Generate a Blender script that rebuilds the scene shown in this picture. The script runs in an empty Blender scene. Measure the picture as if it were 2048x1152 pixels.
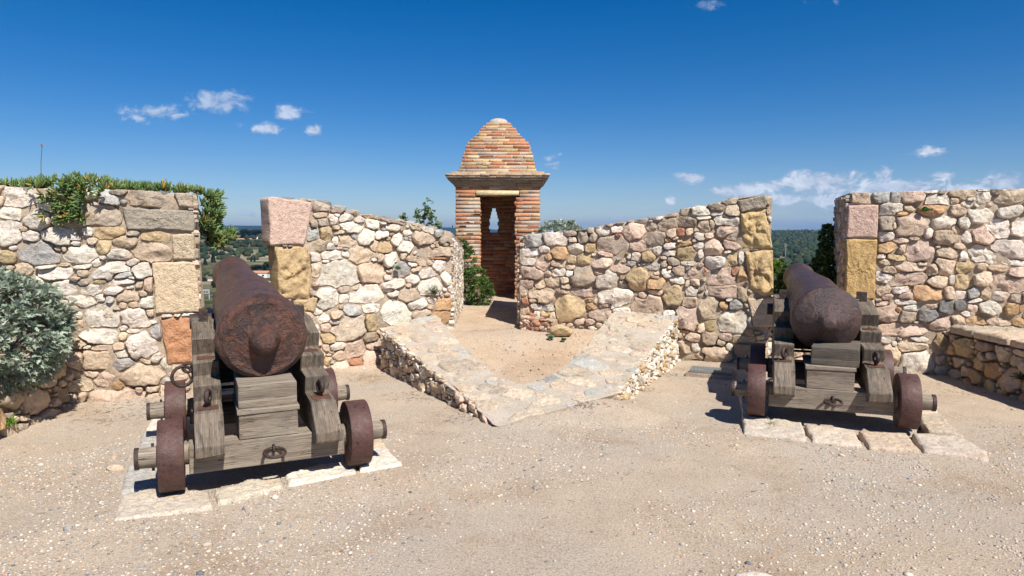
import bpy, bmesh, math, random
import numpy as np
from mathutils import Vector, Matrix

# ------------------------------------------------------------------ camera, sky, sun, exposure
scene = bpy.context.scene
C = scene.collection
R = math.radians

cam_data = bpy.data.cameras.new("camera")
cam_data.sensor_width = 36.0
cam_data.lens = 36.0 * 1365.0 / 2048.0
cam_data.clip_start = 0.05
cam_data.clip_end = 60000.0
cam = bpy.data.objects.new("camera", cam_data)
C.objects.link(cam)
cam.location = (0, 0, 1.6)
cam.rotation_euler = (R(90) - math.atan((576 - 468) / 1365.0), 0, 0)
scene.camera = cam

SUN_EL, SUN_AZ = 50.0, 31.0          # sun high behind the camera and to its right
sun_dir = Vector((math.sin(R(SUN_AZ)) * math.cos(R(SUN_EL)), -math.cos(R(SUN_AZ)) * math.cos(R(SUN_EL)), math.sin(R(SUN_EL))))

world = bpy.data.worlds.new("World")
scene.world = world
world.use_nodes = True
wt = world.node_tree
wt.nodes.clear()

def N(tree, kind, **kw):
    n = tree.nodes.new(kind)
    for k, v in kw.items():
        setattr(n, k, v)
    return n

def build_sky():
    t = wt
    L = t.links.new
    out = N(t, "ShaderNodeOutputWorld")
    bg = N(t, "ShaderNodeBackground")
    bg.inputs["Strength"].default_value = 0.075
    L(bg.outputs[0], out.inputs[0])
    sky = N(t, "ShaderNodeTexSky", sky_type='NISHITA')
    sky.sun_disc = False
    sky.sun_elevation = R(SUN_EL)
    sky.sun_rotation = R(180 - SUN_AZ)
    sky.altitude = 100
    sky.air_density = 0.9
    sky.dust_density = 0.05
    sky.ozone_density = 3.0
    hs = N(t, "ShaderNodeHueSaturation")
    hs.inputs["Saturation"].default_value = 1.42
    hs.inputs["Value"].default_value = 0.80
    tn = N(t, "ShaderNodeMix", data_type='RGBA', blend_type='MULTIPLY'); tn.inputs[0].default_value = 1.0
    tn.inputs[7].default_value = (.97, .965, 1.07, 1)
    L(sky.outputs[0], tn.inputs[6]); L(tn.outputs[2], hs.inputs["Color"])
    tc = N(t, "ShaderNodeTexCoord")
    sep = N(t, "ShaderNodeSeparateXYZ")
    L(tc.outputs["Generated"], sep.inputs[0])
    def M(op, a, b=None, c=None, clamp=False):
        n = N(t, "ShaderNodeMath", operation=op, use_clamp=clamp)
        for i, v in enumerate((a, b, c)):
            if v is None: continue
            if isinstance(v, (int, float)): n.inputs[i].default_value = v
            else: L(v, n.inputs[i])
        return n.outputs[0]
    ay = M('MAXIMUM', M('ABSOLUTE', sep.outputs[1]), 0.05)
    u = M('DIVIDE', sep.outputs[0], ay)
    v = M('DIVIDE', sep.outputs[2], ay)
    comb = N(t, "ShaderNodeCombineXYZ")
    L(u, comb.inputs[0]); L(v, comb.inputs[1])
    def noise(scale, sy, detail, rough, dist=0.0, off=0.0):
        mp = N(t, "ShaderNodeMapping")
        mp.inputs["Scale"].default_value = (scale, scale * sy, 1)
        mp.inputs["Location"].default_value = (off, off * .7, off)
        L(comb.outputs[0], mp.inputs[0])
        nz = N(t, "ShaderNodeTexNoise")
        nz.inputs["Scale"].default_value = 1.0
        nz.inputs["Detail"].default_value = detail
        nz.inputs["Roughness"].default_value = rough
        nz.inputs["Distortion"].default_value = dist
        L(mp.outputs[0], nz.inputs["Vector"])
        return nz.outputs["Fac"]
    nA = noise(26, 1.7, 7, 0.62, 0.6, 3.1)
    nB = noise(70, 1.4, 6, 0.6, 0.3, 9.2)
    nC = noise(7, 9, 6, 0.6, 0.2, 5.5)
    nz = M('ADD', M('MULTIPLY', M('SUBTRACT', nA, 0.5), 1.9), M('MULTIPLY', M('SUBTRACT', nB, 0.5), 1.1))
    # clouds: (direction as x/y, z/y, half width, half height, strength)
    clouds = CLOUDS
    total = None
    for (cu, cv, ru, rv, st) in clouds:
        du = M('DIVIDE', M('SUBTRACT', u, cu), ru)
        dv = M('DIVIDE', M('SUBTRACT', v, cv), rv)
        d2 = M('ADD', M('MULTIPLY', du, du), M('MULTIPLY', dv, dv))
        g = M('MULTIPLY', M('POWER', 2.718, M('MULTIPLY', d2, -0.9)), st)
        total = g if total is None else M('MAXIMUM', total, g)
    puff = M('MULTIPLY', M('SUBTRACT', M('ADD', M('MULTIPLY', total, 1.15), M('MULTIPLY', nz, 1.0)), 0.46), 2.0, clamp=True)
    present = M('MULTIPLY', M('SUBTRACT', total, 0.10), 4.0, clamp=True)
    puff = M('MULTIPLY', puff, present)
    # thin layered cloud low over the horizon
    band = M('MULTIPLY', M('SUBTRACT', 0.085, v), 14.0, clamp=True)
    rightness = M('MULTIPLY_ADD', u, 1.3, 0.25, clamp=True)
    streak = M('MULTIPLY', M('MULTIPLY', M('SUBTRACT', nC, 0.43), 5.0, clamp=True), M('MULTIPLY', band, rightness))
    # faint veil
    nV = noise(3.0, 7, 5, 0.55, 0.4, 1.3)
    veilb = M('MULTIPLY', M('SUBTRACT', 0.16, v), 9.0, clamp=True)
    veil = M('MULTIPLY', M('MULTIPLY', M('SUBTRACT', nV, 0.48), 1.6, clamp=True), M('MULTIPLY', veilb, 0.35))
    thin = M('SUBTRACT', 0.95, M('MULTIPLY', M('SUBTRACT', v, 0.09), 4.0, clamp=True))
    thin = M('MAXIMUM', thin, 0.45)
    amt = M('MAXIMUM', M('MAXIMUM', M('MULTIPLY', puff, thin), M('MULTIPLY', streak, 0.85)), veil)
    up = M('GREATER_THAN', sep.outputs[2], 0.0)
    amt = M('MULTIPLY', amt, up)
    shade = N(t, "ShaderNodeMapRange")
    shade.inputs["From Min"].default_value = 0.35; shade.inputs["From Max"].default_value = 0.7
    shade.inputs["To Min"].default_value = 0.0; shade.inputs["To Max"].default_value = 1.0
    L(nA, shade.inputs["Value"])
    cc = N(t, "ShaderNodeMix", data_type='RGBA')
    cc.inputs[6].default_value = (3.6, 4.4, 6.0, 1)
    cc.inputs[7].default_value = (8.2, 8.8, 9.6, 1)
    L(M('MULTIPLY', puff, shade.outputs[0]), cc.inputs[0])
    mx = N(t, "ShaderNodeMix", data_type='RGBA')
    L(amt, mx.inputs[0]); L(hs.outputs[0], mx.inputs[6]); L(cc.outputs[2], mx.inputs[7])
    L(mx.outputs[2], bg.inputs["Color"])

def px_dir(px, py, hw, hh, s):
    th = math.atan((576 - 468) / 1365.0)
    a = (px - 1024) / 1365.0; b = -(py - 576) / 1365.0
    y = math.cos(th) + b * math.sin(th); z = -math.sin(th) + b * math.cos(th)
    return (a / y, z / y, hw * 1.15 / 1365.0, hh * 1.2 / 1365.0, s)
# where the photograph's clouds stand in the sky, as directions
CLOUDS = [px_dir(*c) for c in (
    (305, 228, 62, 17, .85), (440, 202, 60, 19, .95), (580, 226, 38, 14, .75), (537, 258, 30, 12, .85), (628, 260, 18, 11, .85),
    (475, 250, 15, 8, .7), (374, 198, 13, 8, .7), (1383, 355, 36, 12, .9), (1860, 303, 38, 12, .85), (1105, 320, 24, 24, .55),
    (1768, 345, 22, 16, .6), (1640, 366, 84, 22, 1.05), (1475, 384, 64, 16, 1.0), (1885, 350, 32, 12, .85), (1790, 376, 90, 14, 1.1),
    (2005, 365, 48, 18, 1.1), (1575, 400, 40, 14, .9), (1660, 402, 54, 18, .9), (1545, 372, 40, 13, .9), (1700, 350, 30, 12, .8), (1930, 378, 70, 12, 1.0), (1340, 402, 14, 9, .8), (500, 428, 26, 7, .7),
    (1220, 440, 60, 8, .7), (1430, 10, 60, 10, .5), (1640, 4, 40, 8, .45), (-300, 250, 90, 22, .9), (2500, 330, 120, 30, 1.0), (2900, 280, 90, 22, .8))]
build_sky()

sun_data = bpy.data.lights.new("sun", 'SUN')
sun_data.energy = 5.0
sun_data.angle = R(0.53)
sun_data.color = (1.0, 0.955, 0.88)
sun = bpy.data.objects.new("sun", sun_data)
C.objects.link(sun)
sun.rotation_euler = sun_dir.to_track_quat('Z', 'Y').to_euler()

scene.view_settings.view_transform = 'Standard'
scene.view_settings.look = 'None'
scene.view_settings.exposure = 0.55
scene.view_settings.gamma = 1.0
scene.view_settings.use_curve_mapping = False
scene.render.engine = 'CYCLES'
scene.cycles.max_bounces = 6
scene.cycles.diffuse_bounces = 3
scene.cycles.volume_bounces = 0

rng = np.random.default_rng(11)
random.seed(5)

# ------------------------------------------------------------------ numpy noise
def _hash(ix, iy, iz, s):
    h = (ix * 374761393 + iy * 668265263 + iz * 2147483647 * 3 + s * 974634777) & 0xffffffff
    h = ((h ^ (h >> 13)) * 1274126177) & 0xffffffff
    h = h ^ (h >> 16)
    return (h & 0xffff) / 65535.0
def vnoise(P, s=0):
    P = np.asarray(P, float)
    I = np.floor(P).astype(np.int64); F = P - I
    F = F * F * (3 - 2 * F)
    r = 0
    for dx in (0, 1):
        for dy in (0, 1):
            for dz in (0, 1):
                w = (F[..., 0] if dx else 1 - F[..., 0]) * (F[..., 1] if dy else 1 - F[..., 1]) * (F[..., 2] if dz else 1 - F[..., 2])
                r = r + w * _hash(I[..., 0] + dx, I[..., 1] + dy, I[..., 2] + dz, s)
    return r * 2 - 1
def fbm(P, octv=4, s=0, gain=.5):
    P = np.asarray(P, float); a = 1.0; r = 0; tot = 0
    for k in range(octv):
        r = r + a * vnoise(P * (2.03 ** k) + 17.3 * k, s + k); tot += a; a *= gain
    return r / tot

# ------------------------------------------------------------------ object helpers
def mesh_data(name, V, F, mat=None, smooth=False, tint=None):
    me = bpy.data.meshes.new(name)
    V = np.asarray(V, dtype=np.float32).reshape(-1, 3)
    if isinstance(F, np.ndarray) and F.ndim == 2:
        k = F.shape[1]
        me.vertices.add(len(V)); me.vertices.foreach_set("co", V.ravel())
        me.loops.add(F.size); me.loops.foreach_set("vertex_index", F.astype(np.int32).ravel())
        me.polygons.add(len(F)); me.polygons.foreach_set("loop_start", np.arange(0, F.size, k, dtype=np.int32))
        try: me.polygons.foreach_set("loop_total", np.full(len(F), k, dtype=np.int32))
        except Exception: pass
        me.update(calc_edges=True); me.validate()
    else:
        me.from_pydata(V.tolist(), [], [list(map(int, f)) for f in F]); me.update()
    if mat is not None: me.materials.append(mat)
    if smooth: me.polygons.foreach_set("use_smooth", [True] * len(me.polygons))
    if tint is not None:
        at = me.color_attributes.new("tint", 'FLOAT_COLOR', 'POINT')
        tt = np.ones((len(V), 4), dtype=np.float32); tt[:, :3] = np.asarray(tint, dtype=np.float32)
        at.data.foreach_set("color", tt.ravel())
    return me
def obj(name, me, parent=None, loc=None, kind=None, color=None):
    o = bpy.data.objects.new(name, me)
    C.objects.link(o)
    if parent is not None: o.parent = parent
    if loc is not None: o.location = loc
    if kind: o["kind"] = kind
    if color is not None: o.color = (color[0], color[1], color[2], 1)
    return o
def tag(o, label, cat, group=None, kind=None):
    o["label"] = label; o["category"] = cat
    if group: o["group"] = group
    if kind: o["kind"] = kind
    return o
def thing(name, label, cat, loc=(0, 0, 0), rz=0.0, group=None):
    o = bpy.data.objects.new(name, None); C.objects.link(o)
    o.location = loc; o.rotation_euler = (0, 0, rz); o.empty_display_size = .2
    return tag(o, label, cat, group)
def structure(name, me):
    o = obj(name, me); o["kind"] = "structure"; return o

class Joined:
    """collects pieces for one mesh with per-vertex tint"""
    def __init__(s): s.V = []; s.F = {3: [], 4: []}; s.T = []; s.n = 0
    def add(s, V, F, tint=(1, 1, 1)):
        V = np.asarray(V, float).reshape(-1, 3)
        for f in ([F] if isinstance(F, np.ndarray) else [np.array([q for q in F if len(q) == 3]), np.array([q for q in F if len(q) == 4])]):
            if f.size: s.F[f.shape[1]].append(f + s.n)
        t = np.asarray(tint, float)
        s.T.append(np.broadcast_to(t, (len(V), 3)) if t.ndim == 1 else t); s.V.append(V); s.n += len(V)
    def mesh(s, name, mat, smooth=False):
        V = np.concatenate(s.V); T = np.concatenate(s.T)
        q = np.concatenate(s.F[4]) if s.F[4] else None
        t = np.concatenate(s.F[3]) if s.F[3] else None
        if q is not None and t is not None:
            t = np.concatenate([t, q[:, [0, 1, 2]], q[:, [0, 2, 3]]])
        elif t is None: t = q
        return mesh_data(name, V, t, mat, smooth, T)

# ------------------------------------------------------------------ materials
def new_mat(name):
    m = bpy.data.materials.new(name); m.use_nodes = True
    t = m.node_tree; b = t.nodes["Principled BSDF"]
    return m, t, b
def tex_pos(t, scale=(1, 1, 1), kind="Position"):
    if kind == "Position":
        g = N(t, "ShaderNodeNewGeometry"); s = g.outputs["Position"]
    else:
        g = N(t, "ShaderNodeTexCoord"); s = g.outputs[kind]
    mp = N(t, "ShaderNodeMapping"); mp.inputs["Scale"].default_value = scale
    t.links.new(s, mp.inputs[0]); return mp.outputs[0]
def noise_n(t, vec, scale, detail=6, rough=.6, dist=0):
    n = N(t, "ShaderNodeTexNoise"); n.inputs["Scale"].default_value = scale; n.inputs["Detail"].default_value = detail
    n.inputs["Roughness"].default_value = rough; n.inputs["Distortion"].default_value = dist
    t.links.new(vec, n.inputs["Vector"]); return n.outputs["Fac"]
def ramp(t, fac, stops):
    r = N(t, "ShaderNodeValToRGB"); cr = r.color_ramp
    while len(cr.elements) < len(stops): cr.elements.new(.5)
    for e, (p, c) in zip(cr.elements, stops):
        e.position = p; e.color = (c[0], c[1], c[2], 1) if isinstance(c, (tuple, list)) else (c, c, c, 1)
    t.links.new(fac, r.inputs[0]); return r.outputs[0]
def mix(t, fac, a, b, mode='MIX'):
    m = N(t, "ShaderNodeMix", data_type='RGBA', blend_type=mode)
    for s, v in ((0, fac), (6, a), (7, b)):
        if isinstance(v, (int, float)): m.inputs[s].default_value = v
        elif isinstance(v, tuple): m.inputs[s].default_value = (v[0], v[1], v[2], 1)
        else: t.links.new(v, m.inputs[s])
    return m.outputs[2]
def math_n(t, op, a, b=0.0, clamp=False):
    m = N(t, "ShaderNodeMath", operation=op, use_clamp=clamp)
    for i, v in enumerate((a, b)):
        if isinstance(v, (int, float)): m.inputs[i].default_value = v
        else: t.links.new(v, m.inputs[i])
    return m.outputs[0]
def bump(t, b, h, strength, dist):
    n = N(t, "ShaderNodeBump"); n.inputs["Strength"].default_value = strength; n.inputs["Distance"].default_value = dist
    t.links.new(h, n.inputs["Height"]); t.links.new(n.outputs[0], b.inputs["Normal"])
def base_tint(t, src):
    if src == 'object': return N(t, "ShaderNodeObjectInfo").outputs["Color"]
    a = N(t, "ShaderNodeAttribute"); a.attribute_name = "tint"; return a.outputs["Color"]
def mat_stone(name, src, pits=0.0, stain=1.0, bumpk=1.0, grime=1.0):
    m, t, b = new_mat(name); L = t.links.new
    p = tex_pos(t)
    c = base_tint(t, src)
    n1 = noise_n(t, p, 7, 7, .62); n2 = noise_n(t, p, 28, 6, .65); n3 = noise_n(t, p, 120, 4, .6); n4 = noise_n(t, p, 3.1, 5, .6, .8)
    c = mix(t, 1.0, c, ramp(t, n2, [(.30, .70), (.5, 1.0), (.72, 1.12)]), 'MULTIPLY')
    c = mix(t, 1.0, c, ramp(t, n3, [(.33, .80), (.55, 1.03), (.7, 1.1)]), 'MULTIPLY')
    c = mix(t, math_n(t, 'MULTIPLY', ramp(t, n1, [(.54, 0), (.72, 1)]), .50 * stain), c, (.52, .33, .17))
    c = mix(t, math_n(t, 'MULTIPLY', ramp(t, n4, [(.58, 0), (.72, 1)]), .40 * grime), c, (.25, .195, .15))
    L(c, b.inputs["Base Color"])
    b.inputs["Roughness"].default_value = .92; b.inputs["Specular IOR Level"].default_value = .25
    h = math_n(t, 'ADD', math_n(t, 'MULTIPLY', n2, 1.0), math_n(t, 'MULTIPLY', n3, .35))
    mg = N(t, "ShaderNodeTexVoronoi", feature='DISTANCE_TO_EDGE'); mg.inputs["Scale"].default_value = 17; mg.inputs["Randomness"].default_value = 1
    wp = N(t, "ShaderNodeVectorMath", operation='ADD'); L(p, wp.inputs[0])
    wn = N(t, "ShaderNodeTexNoise"); wn.inputs["Scale"].default_value = 20; L(p, wn.inputs["Vector"])
    sc = N(t, "ShaderNodeVectorMath", operation='SCALE'); sc.inputs["Scale"].default_value = .10; L(wn.outputs["Color"], sc.inputs[0]); L(sc.outputs[0], wp.inputs[1])
    L(wp.outputs[0], mg.inputs["Vector"])
    crack = ramp(t, mg.outputs["Distance"], [(.0, 0.0), (.05, 1.0)])
    h = math_n(t, 'ADD', h, math_n(t, 'MULTIPLY', crack, .18))
    if pits:
        v = N(t, "ShaderNodeTexVoronoi"); v.inputs["Scale"].default_value = 48; L(p, v.inputs["Vector"])
        pit = ramp(t, v.outputs["Distance"], [(.12, 0.0), (.42, 1.0)])
        h = math_n(t, 'ADD', h, math_n(t, 'MULTIPLY', pit, pits))
    bump(t, b, h, .85 * bumpk, .018)
    return m
M_stone = mat_stone("limestone", 'object')
M_stone_j = mat_stone("limestone_joined", 'tint')
M_block = mat_stone("sandstone_block", 'object', pits=.30, stain=.35, bumpk=.9)
M_brick = mat_stone("old_brick", 'object', pits=.15, stain=.25, bumpk=.8, grime=.7)
M_brick_j = mat_stone("old_brick_joined", 'tint', pits=.15, stain=.25, bumpk=.8, grime=.7)

def mat_mortar(name, c0=(.38, .29, .21), c1=(.54, .435, .325)):
    m, t, b = new_mat(name); p = tex_pos(t)
    n1 = noise_n(t, p, 5, 6, .6); n2 = noise_n(t, p, 60, 6, .7); n3 = noise_n(t, p, 220, 3, .6)
    c = mix(t, ramp(t, n1, [(.35, 0), (.65, 1)]), c0, c1)
    c = mix(t, 1.0, c, ramp(t, n2, [(.3, .72), (.5, 1.0), (.7, 1.15)]), 'MULTIPLY')
    v = N(t, "ShaderNodeTexVoronoi"); v.inputs["Scale"].default_value = 90; t.links.new(p, v.inputs["Vector"])
    c = mix(t, ramp(t, v.outputs["Distance"], [(.10, .55), (.2, 0)]), c, (.62, .55, .47))
    t.links.new(c, b.inputs["Base Color"]); b.inputs["Roughness"].default_value = .95
    b.inputs["Specular IOR Level"].default_value = .2
    bump(t, b, math_n(t, 'ADD', n2, math_n(t, 'MULTIPLY', n3, .5)), .9, .02)
    return m
M_mortar = mat_mortar("lime_mortar")
M_mortar_pale = mat_mortar("pale_lime_mortar", (.49, .41, .32), (.60, .52, .425))
M_mortar_dark = mat_mortar("brick_mortar", (.45, .35, .265), (.56, .46, .36))

def mat_gravel(name, tone=(1, 1, 1)):
    m, t, b = new_mat(name); p = tex_pos(t); L = t.links.new
    big = noise_n(t, p, .55, 5, .55, .3); mid = noise_n(t, p, 2.3, 6, .62); fine = noise_n(t, p, 75, 5, .7); vf = noise_n(t, p, 260, 3, .6)
    c = mix(t, ramp(t, mid, [(.38, 0), (.66, 1)]), (.545, .435, .32), (.45, .345, .245))
    c = mix(t, ramp(t, big, [(.40, 0), (.60, .85)]), c, (.46, .39, .315))
    brown = noise_n(t, p, 1.1, 6, .65, .5)
    c = mix(t, ramp(t, brown, [(.52, 0), (.66, .75)]), c, (.38, .27, .175))
    c = mix(t, 1.0, c, ramp(t, fine, [(.30, .52), (.5, 1.0), (.72, 1.22)]), 'MULTIPLY')
    c = mix(t, 1.0, c, ramp(t, vf, [(.32, .62), (.5, 1.0), (.7, 1.18)]), 'MULTIPLY')
    for sc_, amt in ((55, .75), (120, .8)):
        v = N(t, "ShaderNodeTexVoronoi"); v.inputs["Scale"].default_value = sc_; L(p, v.inputs["Vector"])
        sel = N(t, "ShaderNodeSeparateColor"); L(v.outputs["Color"], sel.inputs[0])
        gr = ramp(t, sel.outputs[0], [(0, (.12, .12, .125)), (.14, (.30, .28, .26)), (.3, (.55, .47, .38)), (.62, (.70, .64, .57)), (.88, (.52, .32, .22)), (1.0, (.80, .77, .72))])
        blob = ramp(t, v.outputs["Distance"], [(.22, 1), (.34, 0)])
        keep = ramp(t, sel.outputs[1], [(.40, 0), (.44, 1)])
        dens = ramp(t, mid, [(.36, .12), (.60, 1)])
        c = mix(t, math_n(t, 'MULTIPLY', math_n(t, 'MULTIPLY', blob, keep), math_n(t, 'MULTIPLY', dens, amt)), c, gr)
    c = mix(t, 1.0, c, tone, 'MULTIPLY')
    L(c, b.inputs["Base Color"]); b.inputs["Roughness"].default_value = .95; b.inputs["Specular IOR Level"].default_value = .2
    bump(t, b, math_n(t, 'ADD', fine, math_n(t, 'MULTIPLY', vf, .6)), .9, .011)
    return m
M_gravel = mat_gravel("gravel_ground")
M_path = mat_gravel("path_gravel", (1.10, 1.03, .96))

def mat_rust(name, dark=(.045, .026, .022), mid=(.105, .048, .034), orange=(.24, .085, .035), amt=.5, rough=.55, bs=.6, spec=.5, st=(1, 1, 1)):
    m, t, b = new_mat(name); p = tex_pos(t, st, kind="Object")
    n1 = noise_n(t, p, 6, 8, .68, .4); n2 = noise_n(t, p, 22, 7, .7, .2); n3 = noise_n(t, p, 80, 5, .7)
    c = mix(t, ramp(t, n1, [(.36, 0), (.6, 1)]), dark, mid)
    c = mix(t, math_n(t, 'MULTIPLY', ramp(t, n2, [(.5, 0), (.66, 1)]), amt), c, orange)
    c = mix(t, 1.0, c, ramp(t, n3, [(.3, .6), (.5, 1.0), (.75, 1.35)]), 'MULTIPLY')
    t.links.new(c, b.inputs["Base Color"])
    rr = ramp(t, n2, [(.35, rough - .1), (.65, rough + .25)])
    t.links.new(rr, b.inputs["Roughness"]); b.inputs["Specular IOR Level"].default_value = spec
    bump(t, b, math_n(t, 'ADD', math_n(t, 'MULTIPLY', n2, 1.2), math_n(t, 'MULTIPLY', n3, .5)), bs, .02)
    return m
M_barrel_rust = mat_rust("barrel_rust_orange", (.026, .017, .016), (.095, .042, .030), (.23, .078, .032), .6, .34, .9, .55, (1, 2.6, 1))
M_barrel_dark = mat_rust("barrel_rust_dark", (.030, .020, .020), (.072, .038, .032), (.125, .050, .034), .35, .36, .7, .6, (1, 2, 1))
M_iron = mat_rust("iron_fitting", (.022, .015, .013), (.050, .028, .022), (.12, .050, .026), .4, .45, .5)
M_tyre = mat_rust("tyre_iron", (.050, .022, .018), (.088, .038, .031), (.13, .052, .032), .35, .50, .35)
M_plate = mat_rust("rusty_plate", (.06, .028, .02), (.13, .052, .03), (.22, .085, .035), .5, .7, .5)

def mat_wood(name, axis, c0=(.085, .066, .050), c1=(.24, .195, .15)):
    m, t, b = new_mat(name); L = t.links.new
    st = {'X': (.05, 1, 1), 'Y': (1, .05, .22), 'Z': (1, 1, .06)}[axis]
    p = tex_pos(t, st, "Object"); p0 = tex_pos(t, (1, 1, 1), "Object")
    grain = noise_n(t, p, 210, 6, .7, .3); band = noise_n(t, p, 34, 6, .65, .6); patch = noise_n(t, p0, 5, 5, .6)
    w = N(t, "ShaderNodeTexWave", wave_type='RINGS', rings_direction=axis, wave_profile='SAW')
    w.inputs["Scale"].default_value = 26; w.inputs["Distortion"].default_value = 3.0; w.inputs["Detail"].default_value = 4; w.inputs["Detail Scale"].default_value = 1.5
    L(p, w.inputs["Vector"])
    c = mix(t, ramp(t, band, [(.32, 0), (.68, 1)]), c0, c1)
    c = mix(t, 1.0, c, ramp(t, grain, [(.3, .55), (.5, 1.0), (.75, 1.2)]), 'MULTIPLY')
    c = mix(t, .45, c, mix(t, 1.0, c, ramp(t, w.outputs["Fac"], [(0, .55), (.6, 1.1), (1, 1.15)]), 'MULTIPLY'))
    c = mix(t, math_n(t, 'MULTIPLY', ramp(t, patch, [(.5, 0), (.75, 1)]), .5), c, (.27, .19, .125))
    chk = noise_n(t, p, 24, 4, .55, .5)
    line = ramp(t, chk, [(.488, 1), (.5, 0), (.512, 1)])
    gate = ramp(t, noise_n(t, p0, 8, 3, .5), [(.5, 0), (.58, 1)])
    crack = mix(t, gate, (1, 1, 1), line)
    c = mix(t, 1.0, c, mix(t, .75, (1, 1, 1), crack), 'MULTIPLY')
    L(c, b.inputs["Base Color"]); b.inputs["Roughness"].default_value = .85; b.inputs["Specular IOR Level"].default_value = .25
    bump(t, b, math_n(t, 'ADD', math_n(t, 'ADD', grain, math_n(t, 'MULTIPLY', w.outputs["Fac"], .4)), crack), .8, .006)
    return m
M_wood_x = mat_wood("weathered_wood_across", 'X', (.145, .115, .088), (.37, .31, .24))
M_wood_y = mat_wood("weathered_wood_along", 'Y')
M_wood_dk_x = mat_wood("dark_wood_across", 'X', (.075, .064, .052), (.17, .148, .122))

def mat_leaf(name, src='tint', trans=.25, rough=.55, spec=.4):
    m, t, b = new_mat(name); L = t.links.new
    c = base_tint(t, src)
    n = noise_n(t, tex_pos(t), 25, 3, .6)
    c = mix(t, 1.0, c, ramp(t, n, [(.3, .75), (.6, 1.1)]), 'MULTIPLY')
    L(c, b.inputs["Base Color"]); b.inputs["Roughness"].default_value = rough; b.inputs["Specular IOR Level"].default_value = spec
    if trans:
        tr = N(t, "ShaderNodeBsdfTranslucent"); L(c, tr.inputs[0])
        mx = N(t, "ShaderNodeMixShader"); mx.inputs[0].default_value = trans
        L(b.outputs[0], mx.inputs[1]); L(tr.outputs[0], mx.inputs[2]); L(mx.outputs[0], t.nodes["Material Output"].inputs[0])
    return m
M_leaf = mat_leaf("leaf"); M_silver = mat_leaf("silver_leaf", trans=.28, rough=.8, spec=.2)
M_succ = mat_leaf("succulent_leaf", trans=.08, rough=.4, spec=.5)
M_far = mat_leaf("far_foliage", trans=0, rough=.9, spec=.1)
def mat_flat(name, col, rough=.8, nz=.15, scale=3):
    m, t, b = new_mat(name); n = noise_n(t, tex_pos(t), scale, 5, .6)
    c = mix(t, 1.0, tuple(col), ramp(t, n, [(.3, 1 - nz), (.7, 1 + nz)]), 'MULTIPLY')
    t.links.new(c, b.inputs["Base Color"]); b.inputs["Roughness"].default_value = rough; return m
M_twig = mat_flat("dry_twig", (.13, .095, .065), nz=.4, scale=30)

PAL = dict(w=(.71, .63, .53), W=(.52, .425, .325), g=(.43, .41, .375), G=(.215, .205, .19), c=(.58, .45, .325), t=(.41, .335, .26), y=(.50, .37, .215),
           o=(.52, .33, .18), p=(.60, .445, .345), r=(.44, .21, .13), b=(.38, .29, .21),
           T=(.34, .29, .225), s=(.58, .495, .39), K=(.46, .43, .39), k=(.50, .40, .275), B=(.61, .46, .31), O=(.52, .26, .14), P=(.60, .42, .335), Y=(.54, .39, .20), N=(.50, .32, .14))
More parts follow.
